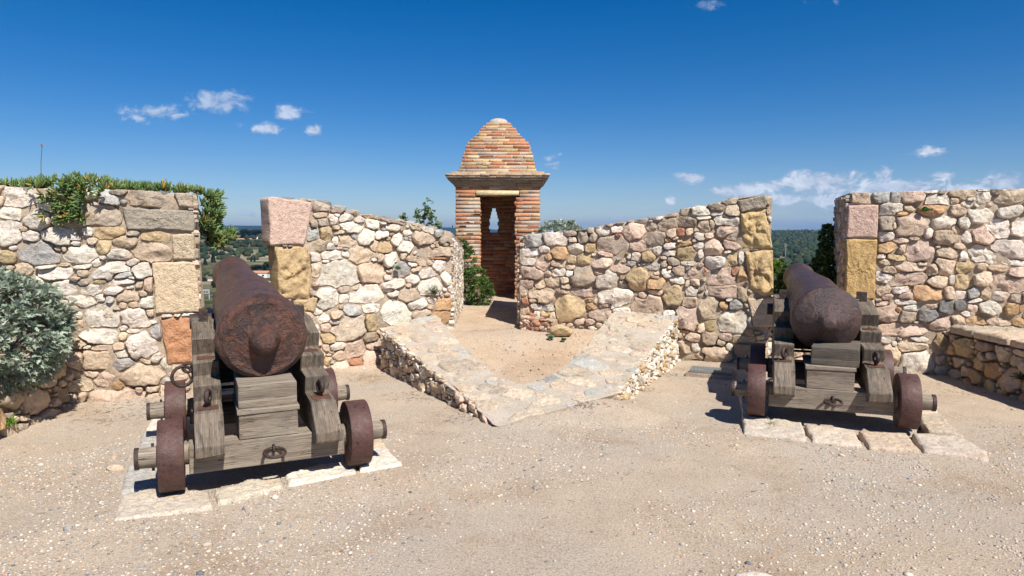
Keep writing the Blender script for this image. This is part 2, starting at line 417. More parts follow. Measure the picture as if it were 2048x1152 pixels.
# ------------------------------------------------------------------ rubble masonry
class Frame:
    def __init__(s, O, U, V=(0, 0, 1), n=None):
        s.O = np.array(O, float); s.U = np.array(U, float); s.U /= np.linalg.norm(s.U)
        s.V = np.array(V, float); s.V /= np.linalg.norm(s.V)
        s.N = np.cross(s.U, s.V) if n is None else np.array(n, float)
    def at(s, u, v, h):
        return s.O + np.outer(u, s.U) + np.outer(v, s.V) + np.outer(h, s.N)
def in_poly(P, poly):
    x, y = P[:, 0], P[:, 1]; r = np.zeros(len(P), bool)
    n = len(poly)
    for i in range(n):
        x0, y0 = poly[i]; x1, y1 = poly[(i + 1) % n]
        c = ((y0 > y) != (y1 > y)); d = (y1 - y0) if y1 != y0 else 1e-9
        r ^= c & (x < (x1 - x0) * (y - y0) / d + x0)
    return r
class Layout:
    """stones on one face: superellipse seeds that grow until they meet"""
    def __init__(s, poly, blocks=()):
        s.poly = poly; s.blocks = list(blocks); s.S = np.zeros((0, 5)); s.code = []
    def metric(s, P, idx=None):
        S = s.S if idx is None else s.S[idx]
        d = P[:, None, :] - S[None, :, :2]
        a = np.radians(S[:, 4]); ca, sa = np.cos(a), np.sin(a)
        X = (d[..., 0] * ca + d[..., 1] * sa) / S[:, 2]; Y = (-d[..., 0] * sa + d[..., 1] * ca) / S[:, 3]
        return (np.abs(X) ** 2.5 + np.abs(Y) ** 2.5) ** .4
    def free(s, P):
        ok = in_poly(P, s.poly)
        for b in s.blocks: ok &= ~in_poly(P, b)
        return ok
    def add(s, u, v, a, b, ang, code):
        s.S = np.vstack([s.S, [u, v, max(a, .012), max(b, .010), ang]]); s.code.append(code)
    def fill(s, n, rmin, rmax, codes, rg, aspect=1.5, gap=1.18, cap=999):
        u0, v0 = np.min(s.poly, axis=0); u1, v1 = np.max(s.poly, axis=0)
        P = np.column_stack([rg.uniform(u0, u1, n), rg.uniform(v0, v1, n)])
        P = P[s.free(P)]
        m0 = np.full((len(P),), 9.0) if len(s.S) == 0 else None
        for k in range(len(P)):
            if len(s.S) >= cap: break
            p = P[k:k + 1]
            if len(s.S):
                m = s.metric(p)[0]; j = np.argmin(m); mm = m[j]
                if mm < gap: continue
                dd = np.hypot(*(s.S[:, :2] - p).T); room = np.min(dd * (1 - 1 / np.maximum(m, 1.001)))
            else: room = rmax
            r = min(rmax * (rg.uniform(.5, 1.0)), room * 1.15)
            if r < rmin: continue
            a = r * rg.uniform(1.0, aspect) ** .5
            s.add(p[0, 0], p[0, 1], a * 1.08, r * r / a, rg.normal(0, 14), codes[rg.integers(len(codes))])
    def outlines(s, rg, joint=.006, A=32, grow=1.6):
        res = []
        dirs = np.linspace(0, 2 * np.pi, A, endpoint=False)
        T = np.linspace(.25, 1.0, 22)
        for i in range(len(s.S)):
            c = s.S[i]
            da = dirs + rg.uniform(0, .2)
            Rm = max(c[2], c[3]) * 1.6
            D = np.column_stack([np.cos(da), np.sin(da)])
            me_m = s.metric(c[:2] + D * 1.0, [i])[:, 0]      # metric is linear along the ray
            rmax = grow / me_m
            P = (c[:2] + D[:, None, :] * (rmax[:, None] * T[None, :])[..., None]).reshape(-1, 2)
            dist = np.hypot(s.S[:, 0] - c[0], s.S[:, 1] - c[1])
            idx = np.where(dist < Rm + np.maximum(s.S[:, 2], s.S[:, 3]) * 1.6)[0]
            mm = s.metric(P, idx); mine = mm[:, list(idx).index(i)]
            ok = (mine <= mm.min(axis=1) + 1e-9) & s.free(P)
            ok = ok.reshape(A, len(T))
            first_bad = np.where(ok.all(axis=1), len(T), np.argmin(ok, axis=1))
            t = T[np.clip(first_bad - 1, 0, len(T) - 1)] * (first_bad > 0) + .15 * (first_bad == 0)
            r = rmax * t
            # chip into an angular outline
            nk = rg.integers(4, 8); ph = np.sort(rg.uniform(0, 2 * np.pi, nk))
            cutr = 1 / me_m
            best = np.full(A, 9.0)
            for q, f in enumerate(ph):
                cs = np.cos(da - f); v = np.where(cs > .15, rg.uniform(.84, 1.32) / np.maximum(cs, .15), 9)
                best = np.minimum(best, v)
            r = np.minimum(r, cutr * best * 1.02)
            r = np.maximum(r - joint, .35 * np.minimum(r, cutr))
            r = r * (1 + rg.normal(0, .030, A))
            res.append((c[:2].copy(), da, r))
        return res
def stone_mesh(da, r, prot, rg, rings, depth=.07, flat=.0, rough=.006, seed=0, tiltk=1.0):
    """radial grid in (u, v, h) about the stone's own centre"""
    A = len(da); D = np.column_stack([np.cos(da), np.sin(da)])
    ss = rings
    size = float(np.mean(r))
    P = [np.column_stack([D * (r * .96)[:, None], np.full(A, -depth)])]
    # chiselled facets: the lowest of a few tilted planes
    K = 5; pl = []
    for k in range(K):
        f = rg.uniform(0, 2 * np.pi); s_ = rg.uniform(.1, 1.15) * tiltk
        pl.append((np.cos(f) * s_, np.sin(f) * s_, rg.uniform(.70, 1.25)))
    off = rg.uniform(0, 50, 3)
    for s_ in ss:
        xy = D * (r * s_)[:, None]
        q = xy / max(size, 1e-4)
        h = np.full(A, 9.0)
        for (a, b, c) in pl: h = np.minimum(h, prot * c + size * .5 * (a * q[:, 0] + b * q[:, 1]))
        h = np.clip(h, -.010, prot * 1.9)
        if flat: h = h * (1 - flat) + prot * flat
        edge = np.clip((1 - s_) / .07, 0, 1) ** .6
        h = edge * h - (1 - edge) * .012
        p3 = np.column_stack([xy, np.zeros(A)]) + off
        h = h + rough * edge * (1.8 * fbm(p3 * 13, 3, seed) + 1.4 * fbm(p3 * 45, 2, seed + 5))
        P.append(np.column_stack([xy, h]))
    cen = np.mean(P[-1], axis=0)
    P = np.vstack(P + [cen[None]])
    F = []
    nr = len(ss) + 1
    i = np.arange(A); j = (i + 1) % A
    for k in range(nr - 1):
        a = k * A
        F.append(np.column_stack([a + i, a + j, a + A + j])); F.append(np.column_stack([a + i, a + A + j, a + A + i]))
    a = (nr - 1) * A
    F.append(np.column_stack([a + i, a + j, np.full(A, nr * A)]))
    return P, np.concatenate(F)
RINGS_S = (1.0, .96, .90, .68, .36)
RINGS_L = (1.0, .985, .96, .92, .78, .60, .42, .22)
def jitter_col(code, rg, k=.10):
    c = np.array(PAL[code]); c = c * (1 + rg.normal(0, k)); c = c * (1 + rg.normal(0, .012, 3)); return np.clip(c, .02, .85)
def lay_stones(parent, fr, lay, rg, prot=(.014, .042), joint=.006, as_parts=True, name="stone", depth=.07, flat=0.0, limit=290, mat=None, matj=None, rough=.006, grow=1.6, base_h=0.0, tiltk=1.0):
    outl = lay.outlines(rg, joint=joint, grow=grow)
    order = sorted(range(len(outl)), key=lambda i: -float(np.mean(outl[i][2])))
    J = Joined()
    Mx = np.column_stack([fr.U, fr.V, fr.N])
    for rank, i in enumerate(order):
        c, da, r = outl[i]; size = float(np.mean(r))
        if size < .008: continue
        pr = rg.uniform(*prot) * min(1.3, .55 + size * 6)
        big = size > .055
        P, F = stone_mesh(da, r, pr, rg, RINGS_L if big else RINGS_S, depth=depth, flat=flat, rough=rough * min(1.5, .4 + size * 9), seed=i % 50, tiltk=tiltk)
        P[:, 2] += base_h
        col = jitter_col(lay.code[i], rg)
        W = P @ Mx.T
        loc = fr.O + c[0] * fr.U + c[1] * fr.V
        if as_parts and rank < limit:
            me = mesh_data(name, W, F, mat or M_stone, False)
            obj(name, me, parent, Vector(loc), color=col)
        else:
            J.add(W + loc, F, col)
    if J.n:
        me = J.mesh("small_stones", matj or M_stone_j, False)
        o = obj("small_stones", me, parent, kind="stuff"); return o
def block_outline(poly, A=56):
    P = np.array(poly); c = P.mean(axis=0)
    if len(poly) > 4:
        # area centroid
        x, y = P[:, 0], P[:, 1]; x1, y1 = np.roll(x, -1), np.roll(y, -1); cr = x * y1 - x1 * y; a = cr.sum() / 2
        c = np.array([((x + x1) * cr).sum(), ((y + y1) * cr).sum()]) / (6 * a)
    corner = np.arctan2(P[:, 1] - c[1], P[:, 0] - c[0]) % (2 * np.pi)
    da = np.sort(np.concatenate([np.linspace(0, 2 * np.pi, A, endpoint=False), corner]))
    da = da[np.concatenate([[True], np.diff(da) > .01])]
    r = np.zeros(len(da))
    n = len(P)
    for k, a in enumerate(da):
        d = np.array([math.cos(a), math.sin(a)]); best = 9.0
        for i in range(n):
            p, q = P[i] - c, P[(i + 1) % n] - c; e = q - p
            det = d[0] * -e[1] + d[1] * e[0]
            if abs(det) < 1e-9: continue
            tt = (p[0] * -e[1] + p[1] * e[0]) / det; s_ = (d[0] * p[1] - d[1] * p[0]) / det
            if tt > 0 and -1e-6 <= s_ <= 1 + 1e-6: best = min(best, tt)
        r[k] = best
    return c, da, r
def lay_block(parent, fr, poly, code, rg, prot=.03, depth=.3, joint=.005, rough=.004, lumps=0.0, name="block", mat=None):
    c, da, r = block_outline(poly)
    r = np.maximum(r - joint, .01)
    r = r * (1 + .012 * fbm(np.column_stack([np.cos(da) * 5, np.sin(da) * 5, np.full(len(da), c[0] * 3)]), 3, 6)) - .006 * np.clip(fbm(np.column_stack([np.cos(da) * 14, np.sin(da) * 14, np.full(len(da), c[1])]), 2, 7), 0, 1)
    A = len(da); D = np.column_stack([np.cos(da), np.sin(da)])
    rings = [1.0, .985, .96, .92, .86, .79, .71, .62, .53, .44, .35, .26, .17, .08]
    P = [np.column_stack([D * (r * .99)[:, None], np.full(A, -depth)])]
    off = rg.uniform(0, 50, 3)
    for s_ in rings:
        xy = D * (r * s_)[:, None]
        dist_edge = (1 - s_) * r
        e = np.clip(dist_edge / (.011 + lumps * .6), 0, 1) ** .5
        p3 = np.column_stack([xy, np.zeros(A)]) + off
        h = prot * e - .012 * (1 - e)
        h += rough * (fbm(p3 * 18, 3, 3) * 1.3 + fbm(p3 * 60, 2, 8)) * (.4 + .6 * e)
        if lumps:
            lo = fbm(p3 * 6.5, 2, 4); h += lumps * (np.abs(lo) * 1.5 - .45 + .7 * fbm(p3 * 16, 3, 9)) * (.35 + .65 * e)
            xy = xy * (1 + .05 * fbm(p3 * 9, 2, 12))[:, None]
        P.append(np.column_stack([xy, h]))
    P.append(np.mean(P[-1], axis=0)[None]); P = np.vstack(P)
    F = []; i = np.arange(A); j = (i + 1) % A; nr = len(rings) + 1
    for k in range(nr - 1):
        a = k * A; F.append(np.column_stack([a + i, a + j, a + A + j])); F.append(np.column_stack([a + i, a + A + j, a + A + i]))
    a = (nr - 1) * A; F.append(np.column_stack([a + i, a + j, np.full(A, nr * A)]))
    Mx = np.column_stack([fr.U, fr.V, fr.N])
    me = mesh_data(name, P @ Mx.T, np.concatenate(F), mat or M_block, True)
    loc = fr.O + c[0] * fr.U + c[1] * fr.V
    return obj(name, me, parent, Vector(loc), color=jitter_col(code, rg, .03))
def parse(txt):
    out = []
    for it in txt.split(';'):
        p = it.split(); out.append(tuple(float(v) for v in p[:5]) + (p[5],))
    return out
def interp_top(top):
    xs = [p[0] for p in top]; ys = [p[1] for p in top]
    return lambda u: np.interp(u, xs, ys)
def wall_core(parent, F0, F1, B0, B1, top, zb, name="mortar_core", mat=None, recess=.006, rough=.026, back_top=None, seed=0, step=.03, ztop_round=.03):
    """solid wall: front from F0 to F1, back from B0 to B1 (plan points), top(u) in metres along the front"""
    F0, F1, B0, B1 = [np.array(p, float) for p in (F0, F1, B0, B1)]
    L = np.linalg.norm(F1 - F0); U = (F1 - F0) / L; Nn = np.array([U[1], -U[0]])
    nu = max(3, int(L / step)); us = np.linspace(0, L, nu + 1)
    rows = []
    nv = max(3, int(2.1 / step))
    for k in range(nv + 1):
        f = k / nv; tz = top(us) - .012
        z = zb + (tz - zb) * f
        p = F0[None] + us[:, None] * U[None]
        P3 = np.column_stack([p, z])
        dep = recess + rough * (.5 + .9 * fbm(P3 * 7 + seed, 3, seed) + .35 * fbm(P3 * 30, 2, seed + 3)) + .11 * np.clip(fbm(P3 * 4 + 9, 3, seed + 6) - .12, 0, .5)
        rr = ztop_round * max(0, (f - .985) / .015)
        P3[:, :2] -= Nn * (dep + rr)[:, None]
        rows.append(P3)
    for g in (.08, .3, .6, .92, 1.0):
        f0 = F0[None] + us[:, None] * U[None]; b0 = B0[None] + (us / L)[:, None] * (B1 - B0)[None]
        p = f0 + (b0 - f0) * g
        z = top(us) - .004 + .012 * fbm(np.column_stack([p * 6, 0 * us]), 3, seed + 7)
        if back_top is not None: z = z * (1 - g) + (back_top(us) if callable(back_top) else back_top) * g
        rows.append(np.column_stack([p, z]))
    b0 = B0[None] + (us / L)[:, None] * (B1 - B0)[None]
    rows.append(np.column_stack([b0, np.full(len(us), zb)]))
    V = np.vstack(rows); n = len(us); m = len(rows)
    i = np.arange(n - 1)
    Fq = []
    for k in range(m - 1): Fq += np.column_stack([k * n + i, k * n + i + 1, (k + 1) * n + i + 1, (k + 1) * n + i]).tolist()
    Fq += [[k * n for k in range(m)][::-1][::-1], [k * n + n - 1 for k in range(m)][::-1]]
    me = mesh_data(name, V, Fq, mat or M_mortar, False)
    return obj(name, me, parent)

# stones of each wall face, measured along the wall and up from the yard, in metres:
# centre u v, half width, half height, tilt, colour code
STONES_LW = '''0.368 1.928 .124 .094 0 w;.219 1.899 .028 .044 0 c;.294 1.777 .086 .055 0 w;.261 1.608 .09 .116 0 w;.611 1.848 .093 .047 0 w;.591 1.948 .044 .039 0 w;.498 1.725 .097 .084 20 w;.66 1.737 .074 .05 0 c;.913 1.965 .08 .051 15 w;1.074 1.928 .082 .051 -20 g;1.185 1.895 .036 .02 0 g;1.152 1.98 .092 .029 0 t;1.399 1.932 .21 .069 0 t;.99 1.762 .172 .088 0 t;.672 1.58 .158 .084 0 w;.438 1.58 .073 .056 0 w;.378 1.641 .034 .022 0 c;.888 1.619 .045 .045 0 w;1.055 1.608 .123 .057 0 y;1.186 1.533 .103 .055 0 c;1.439 1.573 .122 .044 0 y;1.256 1.602 .052 .023 0 t;.92 1.534 .045 .034 0 c;1.004 1.476 .066 .066 0 y;.779 1.517 .05 .028 0 w;.247 1.408 .076 .05 -20 y;.293 1.475 .038 .025 0 w;.479 1.429 .161 .112 0 g;.642 1.467 .03 .025 0 c;.692 1.461 .025 .028 0 c;.819 1.403 .14 .088 10 w;1.134 1.406 .093 .064 0 w;1.407 1.433 .153 .088 0 c;.995 1.385 .031 .02 0 w;.942 1.339 .046 .04 40 w;.366 1.296 .068 .059 0 c;.531 1.299 .093 .021 0 w;.68 1.32 .05 .017 0 c;.829 1.301 .08 .026 0 w;.607 1.241 .158 .062 0 w;.827 1.243 .05 .034 0 c;1.051 1.269 .18 .075 8 w;1.23 1.336 .062 .032 0 w;1.321 1.259 .074 .076 0 w;1.152 1.215 .088 .029 10 g;1.224 1.196 .042 .015 0 w;.764 1.187 .055 .029 0 c;.823 1.158 .055 .034 0 t;.965 1.166 .061 .026 0 y;1.129 1.157 .098 .029 0 w;.427 1.165 .083 .053 0 w;.651 1.104 .134 .071 0 w;.891 1.087 .091 .052 0 w;1.064 1.072 .082 .041 0 w;1.363 1.124 .037 .082 0 c;1.295 1.137 .031 .035 0 c;.795 .98 .131 .057 0 w;.959 1.011 .046 .04 0 w;1.04 .997 .036 .038 0 g;1.196 1.016 .099 .053 0 c;1.323 1.042 .042 .035 0 c;1.357 .965 .063 .065 0 w;1.235 .945 .042 .038 0 c;1.141 .936 .036 .035 0 c;.727 .919 .065 .04 0 c;.779 .854 .035 .035 0 w;1.088 .908 .041 .017 0 c;.962 .842 .159 .11 0 w;1.262 .809 .152 .094 -10 w;1.512 .824 .046 .017 0 w;1.599 .83 .032 .012 0 w;1.686 .83 .049 .015 0 w;1.369 .852 .042 .047 0 c;1.143 .725 .036 .029 0 w;1.215 .692 .058 .024 0 w;.944 .657 .154 .073 0 w;1.135 .649 .042 .041 0 c;1.416 .679 .061 .071 0 g;1.278 .548 .132 .142 0 w;1.105 .55 .052 .041 0 c;.827 .557 .041 .017 0 w;.939 .546 .077 .029 0 c;.914 .43 .123 .091 0 c;1.13 .389 .099 .059 0 g;1.123 .484 .057 .047 0 w;1.31 .403 .069 .024 0 c;1.406 .428 .048 .048 40 w;1.481 .352 .032 .081 25 w;1.595 .261 .082 .079 0 c;1.513 .103 .081 .091 0 c;.867 .303 .066 .032 0 p;.973 .256 .083 .074 0 p;1.283 .273 .175 .113 0 c;1.484 .195 .043 .045 0 g;1.069 .179 .057 .053 0 o;1.246 .132 .042 .036 0 c;1.358 .137 .059 .036 0 c;1.36 .047 .053 .048 0 c;1.043 .05 .271 .113 0 p;.776 .092 .036 .053 0 c;.766 .768 .05 .052 0 c;.721 .446 .07 .081 0 c;.645 .322 .08 .058 0 c;.68 .204 .166 .058 0 c;.613 .056 .125 .076 0 c'''
BLOCKS_LW = [([(1.166, 1.852), (1.785, 1.82), (1.784, 1.624), (1.2, 1.639)], 'T'), ([(1.608, 1.988), (1.78, 1.993), (1.782, 1.844), (1.651, 1.854)], 't'), ([(1.576, 1.6), (1.783, 1.612), (1.78, 1.351), (1.58, 1.356)], 'k'), ([(1.4, 1.336), (1.783, 1.339), (1.81, 0.85), (1.411, 0.844)], 'B'), ([(1.442, 0.814), (1.745, 0.816), (1.741, 0.369), (1.501, 0.351)], 'O')]
TOP_LW = [(0.221, 2.021), (0.961, 2.013), (1.774, 1.995)]
STONES_LM = '''0.62 1.913 .116 .07 0 t;.833 1.896 .105 .057 0 t;1.03 1.857 .092 .043 0 t;1.24 1.817 .103 .037 0 t;1.481 1.776 .164 .041 -10 t;.618 1.814 .08 .042 0 c;.645 1.737 .08 .056 0 t;.756 1.767 .067 .064 0 w;.794 1.817 .045 .025 0 w;.914 1.79 .098 .043 0 w;1.074 1.763 .07 .036 0 w;.536 1.715 .043 .049 0 t;.527 1.596 .072 .077 30 g;.672 1.61 .081 .085 0 y;.791 1.674 .045 .029 0 c;.835 1.624 .075 .025 0 c;.98 1.675 .145 .069 0 w;1.238 1.714 .087 .063 0 w;1.521 1.678 .083 .045 0 w;1.156 1.559 .118 .088 40 w;.908 1.523 .121 .072 0 c;.788 1.524 .045 .05 0 w;1.009 1.574 .046 .044 0 g;1.348 1.588 .097 .045 0 w;1.561 1.535 .092 .061 30 w;1.705 1.611 .068 .031 0 w;1.911 1.549 .131 .093 0 c;1.991 1.642 .106 .039 0 w;2.133 1.611 .072 .047 0 g;1.817 1.672 .086 .023 0 c;2.278 1.548 .119 .087 0 t;2.241 1.476 .055 .032 0 c;.581 1.469 .101 .074 0 c;.712 1.453 .059 .043 0 w;1.25 1.462 .056 .059 0 c;1.402 1.438 .09 .071 0 y;1.677 1.443 .093 .069 0 w;2.149 1.374 .226 .059 0 c;2.094 1.296 .162 .011 0 r;1.09 1.368 .133 .103 35 c;.733 1.36 .118 .054 0 w;.528 1.343 .072 .063 0 w;.905 1.364 .053 .033 0 w;1.327 1.32 .048 .045 0 c;1.482 1.301 .099 .076 20 w;1.633 1.336 .042 .046 0 c;1.803 1.279 .155 .039 -25 c;1.759 1.226 .069 .031 0 w;2.004 1.236 .044 .031 0 c;2.138 1.193 .095 .067 0 w;2.358 1.203 .056 .08 0 c;.665 1.29 .044 .018 0 w;.539 1.201 .065 .081 0 c;.825 1.127 .226 .145 0 w;1.212 1.129 .175 .108 0 c;1.606 1.169 .118 .088 0 g;1.43 1.076 .066 .038 0 w;1.967 1.111 .115 .063 15 w;1.81 1.163 .078 .023 0 c;1.757 1.041 .095 .05 0 w;1.494 .99 .166 .057 5 w;1.983 .93 .169 .102 0 w;2.264 1.021 .064 .104 20 w;2.328 .914 .074 .056 0 w;1.435 .917 .074 .027 0 w;1.493 .876 .091 .038 0 w;.882 .958 .084 .044 0 t;1.02 .966 .054 .029 0 c;1.128 .887 .213 .111 10 w;1.72 .833 .154 .097 0 c;.685 .866 .133 .119 0 w;.872 .849 .068 .058 0 w;1.822 .726 .165 .07 20 w;2.017 .77 .071 .047 0 w;2.234 .701 .147 .08 0 o;.984 .703 .116 .081 0 g;1.197 .719 .12 .052 0 w;1.531 .644 .201 .153 0 w;.549 .717 .058 .036 0 w;.621 .633 .081 .05 0 w;.77 .666 .082 .051 0 c;1.891 .604 .132 .043 0 p;2.016 .675 .054 .032 0 c;2.123 .524 .2 .088 0 o;.832 .756 .03 .029 0 c;.648 .523 .059 .058 0 p;.768 .578 .068 .036 0 w;.934 .507 .215 .159 0 W;1.21 .545 .08 .098 0 y;1.199 .365 .088 .06 0 b;.675 .397 .082 .065 0 y;.777 .3 .105 .044 0 w;.999 .234 .125 .104 0 p;.805 .187 .068 .059 0 c;1.004 .091 .086 .052 0 r;.817 .045 .099 .066 0 p;1.226 .09 .145 .106 0 p;.94 .024 .039 .03 0 p;1.018 -0 .086 .037 0 c;1.229 .264 .089 .053 0 p;.643 .298 .044 .043 0 c;.553 .22 .066 .058 0 c;.541 .366 .051 .05 0 c;.654 .152 .044 .044 0 y;.419 .662 .085 .064 0 c;.516 .512 .058 .057 0 w'''
BLOCKS_LM = [([(0.025, 1.992), (0.068, 2.01), (0.514, 1.963), (0.512, 1.882), (0.447, 1.561), (0.421, 1.477), (0.035, 1.476)], 'P'), ([(0.096, 1.464), (0.466, 1.46), (0.5, 1.082), (0.452, 0.865), (0.121, 0.89), (0.103, 1.235)], 'Y'), ([(0.276, 0.861), (0.568, 0.894), (0.52, 0.712), (0.294, 0.755)], 'y')]
TOP_LM = [(0.028, 1.992), (0.081, 2.01), (0.55, 1.981), (0.752, 1.918), (0.96, 1.849), (1.531, 1.769), (1.938, 1.693), (2.334, 1.632), (2.43, 1.574)]
STONES_RM = '''0.183 1.514 .128 .098 0 g;.486 1.539 .166 .089 0 w;.676 1.603 .09 .036 0 t;.709 1.523 .057 .036 0 p;.158 1.358 .102 .065 0 w;.328 1.4 .076 .041 0 w;.537 1.353 .108 .097 0 o;.395 1.295 .05 .049 0 o;.751 1.411 .106 .072 0 w;.848 1.563 .065 .088 0 t;.977 1.556 .048 .063 0 t;.938 1.428 .073 .064 0 y;1.104 1.643 .096 .059 0 w;1.278 1.658 .079 .047 0 w;1.295 1.58 .047 .027 0 r;1.481 1.626 .128 .113 0 p;1.58 1.773 .077 .042 0 t;1.762 1.803 .083 .035 0 w;1.935 1.84 .09 .038 0 c;2.12 1.868 .059 .049 0 t;2.289 1.874 .109 .071 0 w;2.476 1.924 .093 .045 0 t;2.632 1.982 .078 .037 0 t;2.656 1.878 .078 .074 0 c;2.32 1.794 .087 .023 0 w;2.478 1.842 .065 .026 0 w;1.167 1.721 .063 .02 0 t;1.293 1.744 .063 .016 0 t;.782 1.659 .122 .02 0 t;1.225 1.462 .198 .126 0 t;1.759 1.534 .129 .085 0 t;1.711 1.696 .069 .046 0 t;1.892 1.718 .128 .073 15 t;2.13 1.747 .111 .064 0 t;2.336 1.701 .073 .071 0 c;2.423 1.723 .036 .052 0 c;2.58 1.76 .143 .063 0 w;2.576 1.633 .122 .06 0 p;1.947 1.618 .06 .061 0 c;2.066 1.626 .052 .046 0 r;2.162 1.633 .059 .038 0 c;2.281 1.573 .066 .049 0 w;2.39 1.58 .058 .034 0 p;2.663 1.566 .071 .045 0 t;1.546 1.455 .116 .078 0 p;1.784 1.403 .068 .054 20 w;1.927 1.45 .071 .042 0 w;2.106 1.481 .089 .034 0 o;1.903 1.526 .038 .031 0 o;2.276 1.459 .059 .045 0 w;2.451 1.43 .109 .102 0 p;2.644 1.469 .086 .052 0 p;1.928 1.365 .087 .038 0 w;2.13 1.359 .111 .084 0 y;2.3 1.361 .037 .053 0 w;1.671 1.324 .084 .07 0 y;1.524 1.323 .066 .059 0 w;1.439 1.322 .027 .035 0 w;2.618 1.386 .05 .019 0 w;2.477 1.264 .123 .083 0 w;2.67 1.297 .064 .082 0 y;2.762 1.305 .028 .075 0 w;.116 1.243 .086 .057 0 w;.32 1.205 .093 .073 0 p;.521 1.216 .1 .049 0 c;.703 1.274 .066 .056 0 y;.858 1.284 .098 .076 0 y;1.108 1.239 .144 .063 0 p;1.139 1.351 .104 .04 0 p;.679 1.178 .066 .04 0 c;.167 1.096 .137 .07 0 p;.388 1.084 .05 .037 0 c;.522 1.102 .088 .057 0 w;.679 1.089 .058 .04 0 w;.852 1.06 .147 .137 0 t;1.331 1.164 .118 .047 0 p;1.062 1.112 .08 .04 0 p;1.734 1.201 .084 .047 0 w;1.463 1.228 .062 .027 0 g;1.976 1.258 .068 .05 0 t;2.162 1.238 .089 .031 0 w;1.87 1.234 .045 .039 0 c;2.156 1.184 .037 .027 0 g;2.037 1.151 .082 .054 0 c;1.91 1.118 .091 .046 0 w;2.238 1.132 .088 .069 0 p;2.56 1.077 .158 .113 30 p;2.695 1.147 .043 .068 0 r;2.788 1.096 .053 .112 0 o;2.348 1.149 .022 .046 0 r;.108 .938 .086 .062 0 p;.279 .926 .076 .057 0 c;.447 .971 .101 .061 0 c;.605 1.006 .058 .041 0 c;.631 .918 .066 .028 0 c;1.167 1.018 .144 .103 0 w;1.544 1.018 .132 .125 0 y;1.365 .967 .063 .055 0 t;1.753 .976 .107 .066 0 o;1.751 1.069 .061 .023 0 c;2.047 1.029 .09 .042 0 w;2.152 .992 .03 .046 0 c;2.248 1.01 .052 .046 0 c;2.571 .911 .159 .079 0 p;.056 .813 .047 .05 0 c;.296 .795 .195 .107 0 c;.59 .86 .091 .033 0 p;.862 .851 .171 .056 0 p;1.257 .798 .23 .119 0 w;1.778 .875 .092 .035 0 p;1.983 .842 .128 .132 0 y;2.199 .901 .067 .061 0 w;2.794 .887 .057 .09 0 c;.202 .734 .085 .037 0 c;.082 .714 .052 .05 0 r;.936 .756 .057 .028 0 o;1.017 .743 .024 .04 0 c;1.681 .692 .193 .165 0 p;1.617 .824 .062 .055 0 p;2.179 .762 .082 .069 0 c;2.431 .701 .124 .122 0 c;2.318 .851 .044 .046 0 t;2.383 .883 .022 .03 0 w;2.712 .741 .079 .06 0 g;2.575 .737 .065 .046 0 o;.682 .651 .19 .163 0 y;.228 .644 .077 .041 0 w;.398 .634 .076 .045 0 w;.969 .669 .073 .048 0 o;1.146 .691 .088 .028 0 p;.065 .548 .073 .092 0 c;.237 .529 .043 .058 0 w;.339 .533 .051 .049 0 c;.441 .536 .042 .049 0 c;1.164 .539 .232 .088 -20 c;1.346 .617 .111 .048 0 w;.807 .469 .074 .041 0 p;.946 .474 .073 .04 0 p;1.068 .439 .056 .032 0 c;1.942 .615 .091 .043 0 w;2.138 .56 .149 .139 0 p;2.695 .543 .165 .129 0 w;2.895 .544 .042 .06 0 g;2.443 .48 .058 .069 0 y;2.319 .444 .044 .054 0 c;2.127 .404 .06 .023 0 o;2.067 .355 .038 .039 0 c;2.232 .332 .082 .062 0 c;2.257 .209 .059 .062 0 w;2.439 .326 .095 .085 0 b;2.606 .349 .08 .053 0 p;2.557 .286 .058 .046 0 c;2.66 .229 .05 .053 0 w;2.115 .201 .128 .086 0 c;2.311 .103 .067 .047 0 c;2.517 .13 .168 .115 0 c;2.815 .336 .135 .045 0 c;2.891 .423 .049 .045 0 o;2.847 .186 .135 .099 0 b;3.019 .368 .049 .03 0 c;3.056 .295 .091 .045 0 c;2.014 -0.039 .038 .039 0 c;3.045 .174 .098 .09 0 c;2.779 .053 .086 .046 0 c'''
BLOCKS_RM = [([(2.702, 2.0), (3.035, 2.068), (3.059, 1.998), (3.033, 1.903), (2.748, 1.855)], 'T'), ([(2.746, 1.847), (3.033, 1.896), (3.122, 1.427), (2.773, 1.413)], 'Y'), ([(2.799, 1.403), (3.125, 1.415), (3.149, 0.866), (3.034, 0.856), (2.87, 0.949)], 'Y'), ([(2.847, 0.836), (3.165, 0.86), (3.19, 0.496), (2.924, 0.492)], 'c')]
TOP_RM = [(0.019, 1.574), (0.21, 1.613), (0.808, 1.651), (1.16, 1.726), (1.504, 1.774), (1.929, 1.832), (2.136, 1.921), (2.397, 1.96), (2.682, 2.033), (3.06, 2.062)]
